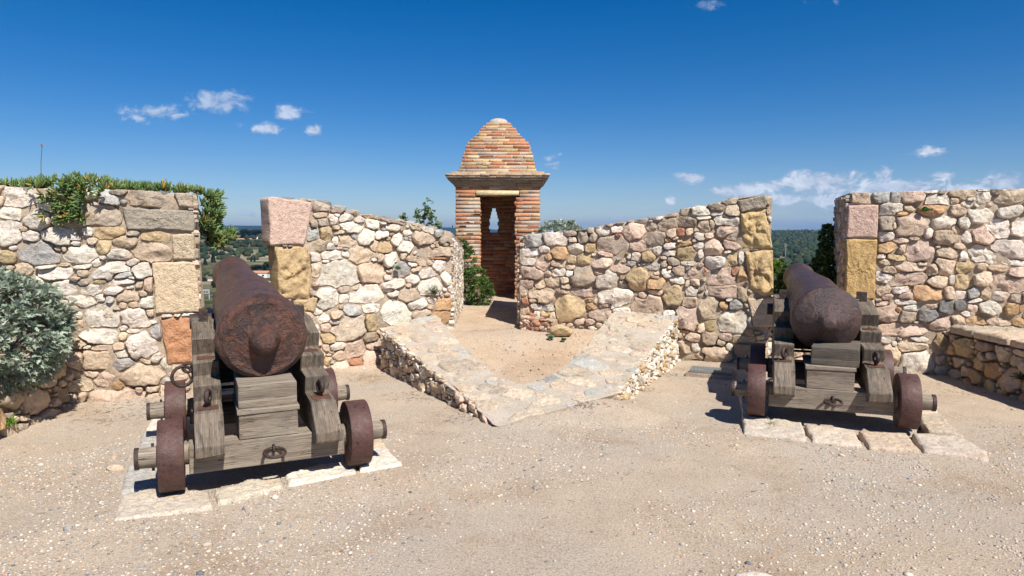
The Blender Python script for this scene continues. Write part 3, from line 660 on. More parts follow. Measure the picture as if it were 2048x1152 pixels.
STONES_RW = '''0.129 2.016 .114 .078 0 c;.336 2.028 .097 .063 0 g;.49 2.026 .054 .067 0 g;.68 2.023 .107 .07 0 p;.847 2.069 .075 .017 0 w;.92 1.978 .121 .059 0 w;.959 2.067 .049 .021 0 t;1.163 2.037 .122 .062 0 c;1.08 1.976 .049 .041 0 c;1.232 1.988 .049 .027 0 w;1.358 2 .072 .068 0 w;1.361 2.079 .054 .017 0 w;1.487 2.059 .054 .041 0 t;1.615 1.997 .154 .081 0 c;.451 1.878 .122 .063 0 w;.629 1.891 .057 .035 0 c;.862 1.868 .131 .059 0 o;.562 1.828 .064 .028 0 o;1.116 1.859 .08 .069 0 c;1.192 1.927 .061 .034 0 w;1.629 1.841 .13 .061 0 w;1.35 1.802 .127 .075 0 w;.413 1.716 .077 .092 0 t;.675 1.694 .171 .126 0 p;.98 1.735 .127 .076 0 w;1.177 1.727 .055 .076 0 w;.484 1.695 .026 .042 0 c;1.525 1.664 .12 .102 -30 w;1.727 1.664 .094 .095 0 w;1.361 1.575 .133 .096 -30 p;1.107 1.644 .037 .055 0 c;.405 1.574 .077 .064 0 w;.836 1.61 .047 .066 0 w;.994 1.561 .127 .084 0 c;1.221 1.561 .058 .069 0 w;.687 1.547 .063 .021 0 c;.568 1.525 .077 .035 0 p;.423 1.447 .106 .064 0 o;.572 1.426 .041 .06 0 c;.757 1.406 .139 .12 0 p;1.632 1.432 .19 .103 0 w;1.394 1.382 .169 .083 -25 w;1.039 1.387 .118 .07 -20 c;1.14 1.464 .068 .035 0 c;.936 1.456 .031 .017 0 c;1.194 1.353 .043 .056 0 w;.363 1.346 .049 .029 0 w;.518 1.333 .096 .032 0 y;.404 1.275 .071 .032 0 c;1.015 1.233 .106 .105 -30 c;.682 1.222 .159 .057 -15 p;.775 1.258 .069 .028 0 c;1.212 1.228 .086 .063 0 y;.904 1.203 .069 .07 0 c;.446 1.19 .071 .043 0 c;1.388 1.251 .055 .035 0 c;1.534 1.225 .108 .038 0 c;1.675 1.289 .113 .034 0 w;.404 1.104 .084 .057 0 w;.655 1.093 .166 .071 0 p;.966 1.056 .094 .081 0 c;1.096 1.08 .031 .056 0 w;1.201 1.067 .08 .077 0 y;1.401 1.106 .085 .062 0 c;1.716 1.179 .089 .055 0 p;1.639 1.054 .143 .096 -15 p;.404 .946 .078 .065 0 c;.578 .964 .103 .043 10 w;.865 .927 .157 .081 0 o;1.071 .946 .056 .077 0 c;.65 .908 .064 .043 0 p;.439 .889 .052 .043 0 p;1.196 .92 .059 .049 0 w;1.317 .944 .067 .056 0 g;1.428 .926 .055 .063 0 c;1.573 .922 .09 .048 0 w;1.73 .898 .065 .048 0 t;.397 .801 .071 .029 0 p;.66 .822 .102 .029 0 w;1.334 .861 .085 .021 0 w;.701 .759 .076 .039 0 w;.89 .779 .076 .035 0 c;.561 .734 .032 .029 0 o;1.047 .776 .075 .078 0 G;1.189 .794 .068 .056 0 G;1.313 .776 .067 .042 0 p;1.483 .781 .133 .07 0 w;1.688 .779 .072 .055 0 o;.453 .687 .123 .094 0 p;.661 .651 .083 .072 0 t;.87 .678 .095 .078 0 G;1.249 .711 .049 .035 0 w;1.783 .789 .03 .041 0 o;.994 .576 .119 .078 0 p;1.179 .617 .068 .078 0 c;.609 .512 .263 .065 0 p;.759 .596 .038 .014 0 w;1.007 .405 .063 .071 0 y;.799 .397 .076 .039 0 w;.446 .376 .059 .036 0 w;.726 .322 .147 .065 0 c;.538 .336 .032 .029 0 w;.504 .211 .097 .123 0 c;.797 .138 .166 .137 0 w;1.017 .177 .05 .057 0 p;1.035 .063 .075 .05 0 c;1.179 .483 .081 .071 0 p;1.135 .339 .037 .057 0 g;1.235 .329 .074 .071 0 p;1.154 .212 .068 .071 0 c;1.197 .086 .087 .057 0 b;1.332 .629 .098 .042 0 o;1.576 .623 .12 .035 0 c;1.422 .534 .11 .042 0 c;1.7 .544 .108 .042 0 c'''
BLOCKS_RW = [([(-0.009, 1.935), (0.32, 1.94), (0.322, 1.553), (-0.016, 1.553)], 'P'), ([(-0.018, 1.545), (0.317, 1.546), (0.317, 0.85), (-0.004, 0.842)], 'N'), ([(-0.004, 0.835), (0.318, 0.843), (0.343, 0.597), (0.043, 0.573)], 'k')]
TOP_RW = [(-0.042, 2.076), (0.779, 2.091), (1.738, 2.092)]
# ------------------------------------------------------------------ ground, ramp, terrain
def ramp_z(y): return float(np.interp(y, [5.4, 8.3, 9.5, 20], [-.09, .355, .405, .42])) if np.isscalar(y) else np.interp(y, [5.4, 8.3, 9.5, 20], [-.09, .355, .405, .42])
def smooth01(x): x = np.clip(x, 0, 1); return x * x * (3 - 2 * x)
def ground_z(x, y):
    P = np.column_stack([x, y, 0 * x])
    z = .016 * fbm(P * .9, 3, 2) + .006 * fbm(P * 5, 3, 5)
    near_rm = np.clip(1 - np.abs(y - (9.03 - .322 * x)) / 1.1, 0, 1) * np.clip((x - 1.6) / .6, 0, 1) * np.clip((4.2 - x) / .8, 0, 1)
    near_lw = np.clip(1 - np.abs(y - (7.35 + .289 * x)) / .9, 0, 1) * np.clip((-2.6 - x) / .6, 0, 1)
    near_lm = np.clip(1 - np.abs(y - (9.3 + .714 * x)) / .5, 0, 1) * np.clip((x + 2.6) / .4, 0, 1) * np.clip((-1.3 - x) / .3, 0, 1)
    ax, ay, bx, by = -.1, 5.53, .80, 6.06
    tt = np.clip(((x - ax) * (bx - ax) + (y - ay) * (by - ay)) / ((bx - ax) ** 2 + (by - ay) ** 2), 0, 1)
    ds = np.hypot(x - ax - tt * (bx - ax), y - ay - tt * (by - ay))
    z = np.maximum(z, .02 + .2 * (ay + tt * (by - ay) - 5.53) - .005 - .20 * ds)
    for (ax, ay, bx, by, hh) in ((1.77, 5.13, 3.3, 4.55, .052), (-2.25, 3.62, -.72, 4.5, .026), (-2.3, 3.7, -3.1, 5.8, .02)):
        tt = np.clip(((x - ax) * (bx - ax) + (y - ay) * (by - ay)) / ((bx - ax) ** 2 + (by - ay) ** 2), 0, 1)
        ds = np.hypot(x - ax - tt * (bx - ax), y - ay - tt * (by - ay))
        z = z + hh * smooth01(1 - ds / .55)
    return z + .05 * near_rm ** 2 + .05 * near_lw ** 2 + .05 * near_lm ** 2
gx = np.unique(np.round(np.concatenate([np.linspace(-42, -6, 16), np.arange(-6, 6.5, .06), np.linspace(6.5, 42, 16)]), 3))
gy = np.unique(np.round(np.concatenate([np.linspace(-42, 2.0, 22), np.arange(2.0, 9.6, .06), np.linspace(9.6, 12.6, 6)]), 3))
X, Y = np.meshgrid(gx, gy); Z = ground_z(X.ravel(), Y.ravel())
V = np.column_stack([X.ravel(), Y.ravel(), Z]); nx = len(gx)
i, j = np.meshgrid(np.arange(nx - 1), np.arange(len(gy) - 1)); a = (j * nx + i).ravel()
structure("ground", mesh_data("ground", V, np.column_stack([a, a + 1, a + nx + 1, a + nx]), M_gravel, True))

# the raised gravel path between the low walls, up to the turret
py_ = np.arange(5.75, 14.2, .07); f = np.linspace(0, 1, 34)
VV = []
for y in py_:
    lx = np.interp(y, [5.75, 8.1, 8.9, 9.4, 12.2, 14.2], [-.12, -1.25, -.95, -.85, -1.5, -1.5]); rx = np.interp(y, [5.75, 8.2, 8.9, 9.3, 12.2, 14.2], [.40, 1.75, .75, .25, .9, .9])
    xs = lx + (rx - lx) * f
    P = np.column_stack([xs, np.full(34, y), 0 * xs])
    z = ramp_z(y) + .020 * fbm(P * 1.7, 3, 21) + .006 * fbm(P * 7, 2, 22)
    VV.append(np.column_stack([xs, np.full(34, y), z]))
V = np.vstack(VV); i, j = np.meshgrid(np.arange(33), np.arange(len(py_) - 1)); a = (j * 34 + i).ravel()
structure("path", mesh_data("path", V, np.column_stack([a, a + 1, a + 35, a + 34]), M_path, True))

def smooth(x): x = np.clip(x, 0, 1); return x * x * (3 - 2 * x)
def terrain_z(x, y):
    x = np.asarray(x, float); y = np.asarray(y, float)
    dd = np.maximum(np.maximum(np.abs(x) - 38, y - 12.3), np.maximum(-y - 38, 0))
    d = np.hypot(x, y)
    base = -.7 - 8.3 * (1 - np.exp(-dd / 9)) - 30.5 * smooth(dd / 300)
    L_ = np.interp(d, [450, 600, 850, 890, 950, 1080, 1150, 1300, 1500, 2500, 5500, 7000, 8000, 9500, 20000], [0, 0, .8, 2.5, 5.5, 17, 25, 31.5, 31, 10, 15, 70, 122, 90, 0])
    R_ = np.interp(d, [450, 800, 1000, 1500, 2200, 2800, 3100, 4500, 7000, 20000], [0, 1, 5, 12, 30, 43, 46, 20, 0, 0])
    az = np.arctan2(x, np.maximum(y, 1e-3) + 0 * x)
    w = smooth((az + .12) / .30)
    P = np.column_stack([x.ravel(), y.ravel(), 0 * x.ravel()])
    nz = (fbm(P / 900, 4, 31) * np.clip((d.ravel() - 1500) / 1500, 0, 1) * 5 + fbm(P / 160, 3, 33) * np.clip((d.ravel() - 150) / 600, 0, 1) * 1.2)
    mt = fbm(P / 2300, 4, 37) * 30 * smooth((d.ravel() - 6000) / 1500)
    hill = (L_ * (1 - w) + R_ * w)
    hill = np.where(y < 0, L_ * .6, hill)
    return base + hill + nz.reshape(x.shape) + (mt.reshape(x.shape) * (1 - w))
rr = np.concatenate([[1.5, 8], np.geomspace(11, 20000, 170)])
aa = np.unique(np.concatenate([np.linspace(-math.pi, -.85, 60), np.linspace(-.85, .85, 330), np.linspace(.85, math.pi, 60)]))[:-1]
RR, AA = np.meshgrid(rr, aa, indexing='ij'); X = RR * np.sin(AA); Y = RR * np.cos(AA); Z = terrain_z(X, Y)
na = len(aa); V = np.column_stack([X.ravel(), Y.ravel(), Z.ravel()])
i, j = np.meshgrid(np.arange(na), np.arange(len(rr) - 1)); a = (j * na + i).ravel(); b = (j * na + (i + 1) % na).ravel()
def mat_terrain():
    m, t, b_ = new_mat("valley_scrub"); p = tex_pos(t)
    n1 = noise_n(t, p, .004, 6, .6); n2 = noise_n(t, p, .03, 6, .65); n3 = noise_n(t, p, .22, 5, .6)
    c = mix(t, ramp(t, n2, [(.42, 0), (.6, 1)]), (.045, .055, .026), (.13, .12, .065))
    c = mix(t, ramp(t, n1, [(.50, 0), (.60, .8)]), c, (.30, .25, .17))
    c = mix(t, 1.0, c, ramp(t, n3, [(.3, .6), (.7, 1.3)]), 'MULTIPLY')
    ln = N(t, "ShaderNodeVectorMath", operation='LENGTH'); t.links.new(p, ln.inputs[0])
    c = mix(t, math_n(t, 'MULTIPLY', math_n(t, 'SUBTRACT', ln.outputs['Value'], 4500), .001, clamp=True), c, (.026, .040, .028))   # the distant range is wooded
    t.links.new(c, b_.inputs["Base Color"]); b_.inputs["Roughness"].default_value = 1; b_.inputs["Specular IOR Level"].default_value = 0
    return m
M_terrain = mat_terrain()
structure("terrain", mesh_data("terrain", V, np.column_stack([a, b, b + na, a + na]), M_terrain, True))

# ------------------------------------------------------------------ the four tall rubble walls
WALLS = {'LW': ((-4.72, 6.0), (-2.99, 6.5)), 'LM': ((-2.66, 7.4), (-.77, 8.75)), 'RM': ((.1, 9.0), (3.05, 8.05)), 'RW': ((3.87, 7.9), (5.6, 7.45))}
def frame_of(F0, F1, z=0.0):
    d = np.array(F1, float) - np.array(F0, float); L = np.linalg.norm(d)
    return Frame((F0[0], F0[1], z), (d[0] / L, d[1] / L, 0)), L
def face_fill(parent, F0, F1, z0, z1, seed, codes, rmin=.02, rmax=.09, prot=(.012, .035), n=2500, as_parts=False, limit=290, zt=None, joint=.006, flat=.3, rough=.006):
    """stones over a plain rectangular (or sloping-top) face between two plan points, laid left to right as seen from outside"""
    fr, L = frame_of(F0, F1); rg = np.random.default_rng(seed)
    zt = z1 if zt is None else zt
    lay = Layout([(0.01, z0), (L - .01, z0), (L - .01, zt), (0.01, z1)])
    lay.fill(n // 3, rmax * .55, rmax, codes, rg, 1.9, gap=1.35)
    lay.fill(n, rmin, rmax * .6, codes, rg, 1.7, gap=1.12)
    return lay_stones(parent, fr, lay, rg, prot=prot, joint=joint, as_parts=as_parts, limit=limit, flat=flat, rough=rough, depth=.05)

def tall_wall(key, label, ext0, ext1, back0, back1, seeds, blocks, top, seed, zb=-.15, zlow=None, fillcodes="wwccgpt", back_top=None):
    F0, F1 = [np.array(p) for p in WALLS[key]]
    U = (F1 - F0) / np.linalg.norm(F1 - F0)
    fr0, L0 = frame_of(F0, F1)
    G0 = F0 - U * ext0; G1 = F1 + U * ext1
    root = thing("stone_wall", label, "wall", (0, 0, 0))
    rg = np.random.default_rng(seed)
    tf = interp_top(top)
    wall_core(root, G0, G1, back0, back1, lambda us: tf(us - ext0), zb, seed=seed, back_top=back_top)
    # face layout in the frame of the measured wall
    u0, u1 = -ext0, L0 + ext1
    us = np.linspace(u0, u1, 26)
    zl = (lambda u: 0 * u) if zlow is None else zlow
    poly = [(u, float(zl(u)) - .06) for u in us] + [(u, float(tf(u)) + .004) for u in us[::-1]]
    lay = Layout(poly, [b[0] for b in blocks])
    for st in seeds: lay.add(*st[:4], st[4] + rg.normal(0, 9), st[5])
    codes = list(fillcodes)
    if ext0 > .3 or ext1 > .3: lay.fill(400, .05, .10, codes, rg, 1.8, gap=1.3, cap=250)
    lay.fill(2200, .013, .034, codes, rg, 2.1, gap=1.32, cap=330)
    lay_stones(root, fr0, lay, rg, limit=280, prot=(.006, .050), joint=.004)
    for poly_, code in blocks:
        if code in 'YN': lay_block(root, fr0, poly_, code, rg, prot=.028, lumps=.055 if code == 'Y' else .008, rough=.012)
        elif code == 'y' or code == 'O': lay_block(root, fr0, poly_, code, rg, prot=.012, lumps=.02, rough=.008)
        elif code == 'T': lay_block(root, fr0, poly_, code, rg, prot=.022, lumps=.010, rough=.008)
        else: lay_block(root, fr0, poly_, code, rg, prot=.014, lumps=.002, rough=.006)
    return root, fr0, L0, tf, G0, G1

def cap_stones(root, G0, G1, tf_, off, depth_in, seed, n=60, size=(.05, .11)):
    """weathered stones bedded along the top edge"""
    rg = np.random.default_rng(seed); G0 = np.array(G0); G1 = np.array(G1); L = np.linalg.norm(G1 - G0); U = (G1 - G0) / L; In = np.array([-U[1], U[0]])
    J = Joined(); u = 0.02
    for row in range(2):
        u = .02 + row * .05
        while u < L - .22:
            s_ = rg.uniform(*size); A = 14; da = np.linspace(0, 2 * np.pi, A, endpoint=False); r = s_ * rg.uniform(.8, 1.1, A)
            r = r * np.where(np.abs(np.cos(da)) > .7, 1.15, .85)
            P, F = stone_mesh(da, r, .016, rg, RINGS_S, depth=.05, flat=.4, rough=.005, seed=rg.integers(40))
            q = G0 + U * (u + s_) + In * (s_ * .95 + row * depth_in)
            W = np.column_stack([P[:, 0] * U[0] + P[:, 1] * In[0] + q[0], P[:, 0] * U[1] + P[:, 1] * In[1] + q[1], P[:, 2] + tf_(u + s_ - off) - .014])
            J.add(W, F, jitter_col('ttcgG'[rg.integers(5)], rg)); u += s_ * rg.uniform(1.9, 2.6)
    obj("cap_stones", J.mesh("cap_stones", M_stone_j, True), root, kind="stuff")

# left wall
LWr, fr, L0, tf, G0, G1 = tall_wall('LW', "tall rubble wall at far left with ice plant spilling over its top", 2.4, -.02,
    (-7.4, 6.5), (-3.85, 7.75), parse(STONES_LW), BLOCKS_LW, [(-3, 2.03)] + TOP_LW, 101)
face_fill(LWr, (-2.985, 6.5), (-3.83, 7.72), .0, 1.97, 111, list('wcctp'), rmax=.12)
cap_stones(LWr, G0, G1, tf, 2.4, .16, 112)
# left merlon
def z_lm(u): return np.interp(u, [0, 1.35, 1.75, 2.4], [.0, .0, .36, .40])
LMr, fr, L0, tf, G0, G1 = tall_wall('LM', "rubble merlon left of the brick turret, its sloping top starting at a pink block", -.16, 0.0,
    (-2.72, 8.55), (-.80, 11.0), parse(STONES_LM), BLOCKS_LM, [(-.01, 1.985)] + TOP_LM[1:], 102, zlow=z_lm, back_top=1.42)
fl = face_fill(LMr, (-.765, 8.77), (-.79, 10.95), .30, 1.56, 113, list('wwwct'), rmin=.014, rmax=.055, n=5200, zt=1.36, as_parts=True, limit=60, joint=.004, prot=(.01, .03))
cap_stones(LMr, G0, G1, tf, 0, .13, 114, size=(.04, .09))
# right merlon
def z_rm(u): return np.interp(u, [0, 1.6, 1.95, 2.3, 3.1], [.38, .42, .38, .02, .0])
RMr, fr, L0, tf, G0, G1 = tall_wall('RM', "rubble merlon right of the brick turret, its top rising to a yellow sandstone end", 0.0, 0.0,
    (.14, 11.4), (3.02, 9.3), parse(STONES_RM), BLOCKS_RM, TOP_RM, 103, zlow=z_rm, back_top=1.5, fillcodes="wccptgy")
face_fill(RMr, (.125, 11.3), (.085, 9.02), .30, 1.42, 115, list('wcctp'), rmin=.02, rmax=.07, n=3000)
cap_stones(RMr, G0, G1, tf, 0, .13, 116, size=(.04, .09))
# right wall
RWr, fr, L0, tf, G0, G1 = tall_wall('RW', "tall rubble wall at far right with pink and ochre corner blocks", -.03, 2.6,
    (4.28, 9.1), (8.4, 8.1), parse(STONES_RW), BLOCKS_RW, [(-.05, 2.076), (.8, 2.085)] + TOP_RW[-1:] + [(5, 2.07)], 104, fillcodes="wccpgo")
face_fill(RWr, (4.27, 9.08), (3.865, 7.93), .0, 2.05, 117, list('wcctp'), rmin=.02, rmax=.09, n=3000)
cap_stones(RWr, G0, G1, tf, 0, .16, 118)

# embrasure sills
def sill(F0, F1, B0, B1, z, label, seed):
    root = thing("embrasure_sill", label, "wall", (0, 0, 0), group=None)
    wall_core(root, F0, F1, B0, B1, lambda us: z + 0 * us, -.15, seed=seed)
    face_fill(root, F0, F1, -.02, z, seed, list('wccpt'), rmax=.11)
    return root
sill((-3.02, 6.55), (-2.62, 7.38), (-3.85, 7.75), (-2.75, 8.55), .74, "low masonry sill of the gun opening behind the left cannon", 120)
sill((3.02, 8.09), (3.90, 7.92), (3.0, 9.25), (4.28, 9.1), .80, "low masonry sill of the gun opening behind the right cannon", 121)

# ------------------------------------------------------------------ low V-shaped wall with flagged top
def low_v():
    root = thing("low_wall", "low V-shaped rubble wall with flat flagged top pointing at the camera", "wall", (0, 0, 0))
    sl = .2; O = np.array([0, 5.53, .02])
    topz = lambda x, y: .02 + sl * (y - 5.53)
    outer = [(-1.53, 7.95), (-.1, 5.53), (.65, 5.98), (.97, 6.16), (2.10, 8.5)]
    inner = [(1.35, 8.75), (.79, 7.33), (.42, 6.62), (.12, 6.36), (-.13, 6.52), (-.49, 7.25), (-.95, 8.45)]
    ring = outer + inner
    rg = np.random.default_rng(201)
    # mortar body: top grid clipped to the ring, plus rough flanks
    V = []; F = []
    n = len(ring)
    bm = bmesh.new()
    def dens(p, q, k):
        return [(p[0] + (q[0] - p[0]) * t / k, p[1] + (q[1] - p[1]) * t / k) for t in range(k)]
    pts = []
    for a, b_ in zip(ring, ring[1:] + ring[:1]):
        k = max(1, int(math.dist(a, b_) / .06)); pts += dens(a, b_, k)
    tv = []; mv = []; bv = []
    cx, cy = .2, 7.2
    for (x, y) in pts:
        w_ = .020 * vnoise(np.array([[x * 7, y * 7, 0]]), 3)[0] + .014 * vnoise(np.array([[x * 22, y * 22, 0]]), 4)[0]
        tv.append(bm.verts.new((x + w_, y + w_, topz(x, y) - .006)))
    pull = []
    P = np.array(pts); nx_ = np.roll(P, -1, 0) - np.roll(P, 1, 0); nx_ /= np.linalg.norm(nx_, axis=1)[:, None] + 1e-9
    nor = np.column_stack([nx_[:, 1], -nx_[:, 0]])   # outward for counter-clockwise ring
    area = sum(P[i][0] * P[(i + 1) % len(P)][1] - P[(i + 1) % len(P)][0] * P[i][1] for i in range(len(P)))
    if area < 0: nor = -nor
    for k, (x, y) in enumerate(pts):
        d = .03
        mv.append(bm.verts.new((x - nor[k][0] * d, y - nor[k][1] * d, topz(x, y) - .05)))
        bv.append(bm.verts.new((x - nor[k][0] * d, y - nor[k][1] * d, -.12)))
    m = len(pts)
    bm.faces.new(tv if area > 0 else tv[::-1])
    for k in range(m):
        q = (k + 1) % m
        for A_, B_ in ((tv, mv), (mv, bv)):
            f_ = bm.faces.new([A_[k], B_[k], B_[q], A_[q]] if area > 0 else [A_[q], B_[q], B_[k], A_[k]])
    me = bpy.data.meshes.new("mortar_core"); bm.to_mesh(me); bm.free(); me.materials.append(M_mortar_pale)
    obj("mortar_core", me, root)
    # flags set almost flush in the top
    Vd = np.array([0, 1, sl]); ln = np.linalg.norm(Vd)
    fr = Frame(O, (1, 0, 0), Vd)
    poly = [(x, (y - 5.53) * ln) for x, y in ring]
    lay = Layout(poly)
    lay.fill(330, .06, .14, list('WWWWcWgWcW'), rg, 1.7, gap=1.5)
    lay.fill(700, .025, .060, list('cWgWWW'), rg, 1.6, gap=1.5)
    lay_stones(root, fr, lay, rg, prot=(.003, .012), joint=.004, limit=200, flat=.8, rough=.008, depth=.05, name="flagstone", base_h=-.003, tiltk=.3)
    # flank stones
    def flank(a, b_, seed, codes, rmax, lim, prot):
        fr2, L = frame_of(a, b_); r2 = np.random.default_rng(seed)
        za, zb = topz(*a), topz(*b_)
        lay = Layout([(0.0, -.05), (L, -.05), (L, max(zb - .002, -.03)), (0.0, za - .002)])
        lay.fill(900, rmax * .5, rmax, codes, r2, 1.9, gap=1.25)
        lay.fill(4000, .013, rmax * .5, codes, r2, 1.6, gap=1.1)
        lay_stones(root, fr2, lay, r2, prot=prot, joint=.004, limit=lim, flat=0, rough=.008, depth=.05)
    flank(outer[0], outer[1], 202, list('cwtpw'), .085, 50, (.02, .065))
    flank(outer[3], outer[4], 203, list('wwwcwy'), .06, 40, (.02, .06))
    return root
low_v()

# ------------------------------------------------------------------ benches along both sides
def bench(x_face, x_back, y0, y1, ztop, label, seed, facing):
    root = thing("stone_bench", label, "bench", (0, 0, 0))
    rg = np.random.default_rng(seed)
    if facing > 0: F0, F1, B0, B1 = (x_face, y0), (x_face, y1), (x_back, y0), (x_back, y1)     # faces +x
    else: F0, F1, B0, B1 = (x_face, y1), (x_face, y0), (x_back, y1), (x_back, y0)              # faces -x
    wall_core(root, F0, F1, B0, B1, lambda us: ztop - .03 + 0 * us, -.12, seed=seed, recess=.03)
    fr2, L = frame_of(F0, F1)
    lay = Layout([(0, -.04), (L, -.04), (L, ztop - .10), (0, ztop - .10)])
    lay.fill(900, .07, .15, list('cobcty'), rg, 1.6, gap=1.25, cap=70)  # brownish stone codes: shade on the bench face is put into their colour
    lay.fill(2500, .02, .07, list('cbctp'), rg, 1.6, gap=1.1)
    lay_stones(root, fr2, lay, rg, prot=(.02, .075), joint=.008, limit=110)
    # flat slabs along the top
    s_ = 1 if facing > 0 else -1
    O = (x_face, y0, ztop - .05) if facing > 0 else (x_back, y0, ztop - .05)
    w_ = abs(x_back - x_face)
    u = 0.0; frt = Frame((0, 0, ztop - .035), (1, 0, 0), (0, 1, 0))
    y = y0
    while y < y1 - .1:
        dy = min(rg.uniform(.35, .65), y1 - y)
        a, b_ = (x_face - s_ * (w_ - .03), x_face + s_ * .035); a, b_ = min(a, b_), max(a, b_)
        poly = [(a, y + .01), (b_, y + .012), (b_ + rg.uniform(-.02, .015), y + dy - .012), (a, y + dy - .01)]
        lay_block(root, frt, poly, 'ctcp'[rg.integers(4)], rg, prot=.030, depth=.05, lumps=.020, rough=.010, name="slab", mat=M_stone)
        y += dy
    return root
bench(-4.05, -4.75, 2.2, 6.15, .57, "low stone bench at left under the silver bush", 301, 1)
bench(4.93, 5.65, 2.6, 7.6, .585, "low rubble bench against the far right wall", 302, -1)
# ------------------------------------------------------------------ brick turret
def brick_mesh(seed, A=.5):
    """unit brick 1 x 1 x 1 with worn edges; about 44 triangles"""
    rg = np.random.default_rng(seed)
    bm = bmesh.new(); bmesh.ops.create_cube(bm, size=1.0)
    return bm
def unit_brick(seed, sx, sy, sz, bev=.13):
    rg = np.random.default_rng(seed)
    bm = bmesh.new(); bmesh.ops.create_cube(bm, size=1.0)
    for v in bm.verts: v.co = Vector((v.co.x * sx, v.co.y * sy, v.co.z * sz))
    bmesh.ops.bevel(bm, geom=list(bm.edges), offset=min(sx, sy, sz) * bev, segments=1, affect='EDGES', profile=.6)
    for v in bm.verts: v.co += Vector(rg.normal(0, min(sx, sy, sz) * .05, 3).tolist())
    bmesh.ops.triangulate(bm, faces=bm.faces)
    V = np.array([v.co[:] for v in bm.verts]); F = np.array([[q.index for q in f.verts] for f in bm.faces]); bm.free()
    return V, F
UB = [unit_brick(k, 1, 1, 1) for k in range(6)]
BR = [(.44, .185, .11), (.50, .225, .13), (.40, .165, .10), (.53, .27, .165), (.55, .36, .20), (.46, .20, .12), (.45, .195, .12), (.56, .38, .22), (.36, .15, .095), (.50, .28, .18), (.48, .24, .14)]
def brick_col(rg, roof=False):
    c = np.array(BR[rg.integers(len(BR))])
    if roof and rg.random() < .45: c = np.array([(.46, .32, .19), (.52, .38, .23), (.34, .25, .17), (.56, .44, .31), (.42, .29, .18)][rg.integers(5)])
    return np.clip(c * np.array([1.03, .99, .84]) * (1 + rg.normal(0, .10)) * (1 + rg.normal(0, .03, 3)), .03, .8)
def worn_box(x0, x1, y0, y1, z0, z1, seed):
    """a brick of real size, its arrises worn; mesh centred on its own origin"""
    sx, sy, sz = x1 - x0, y1 - y0, z1 - z0
    V, F = unit_brick(seed, sx, sy, sz, .06)
    return V, F, ((x0 + x1) / 2, (y0 + y1) / 2, (z0 + z1) / 2)
TX, TY, HW = -.255, 13.07, .765
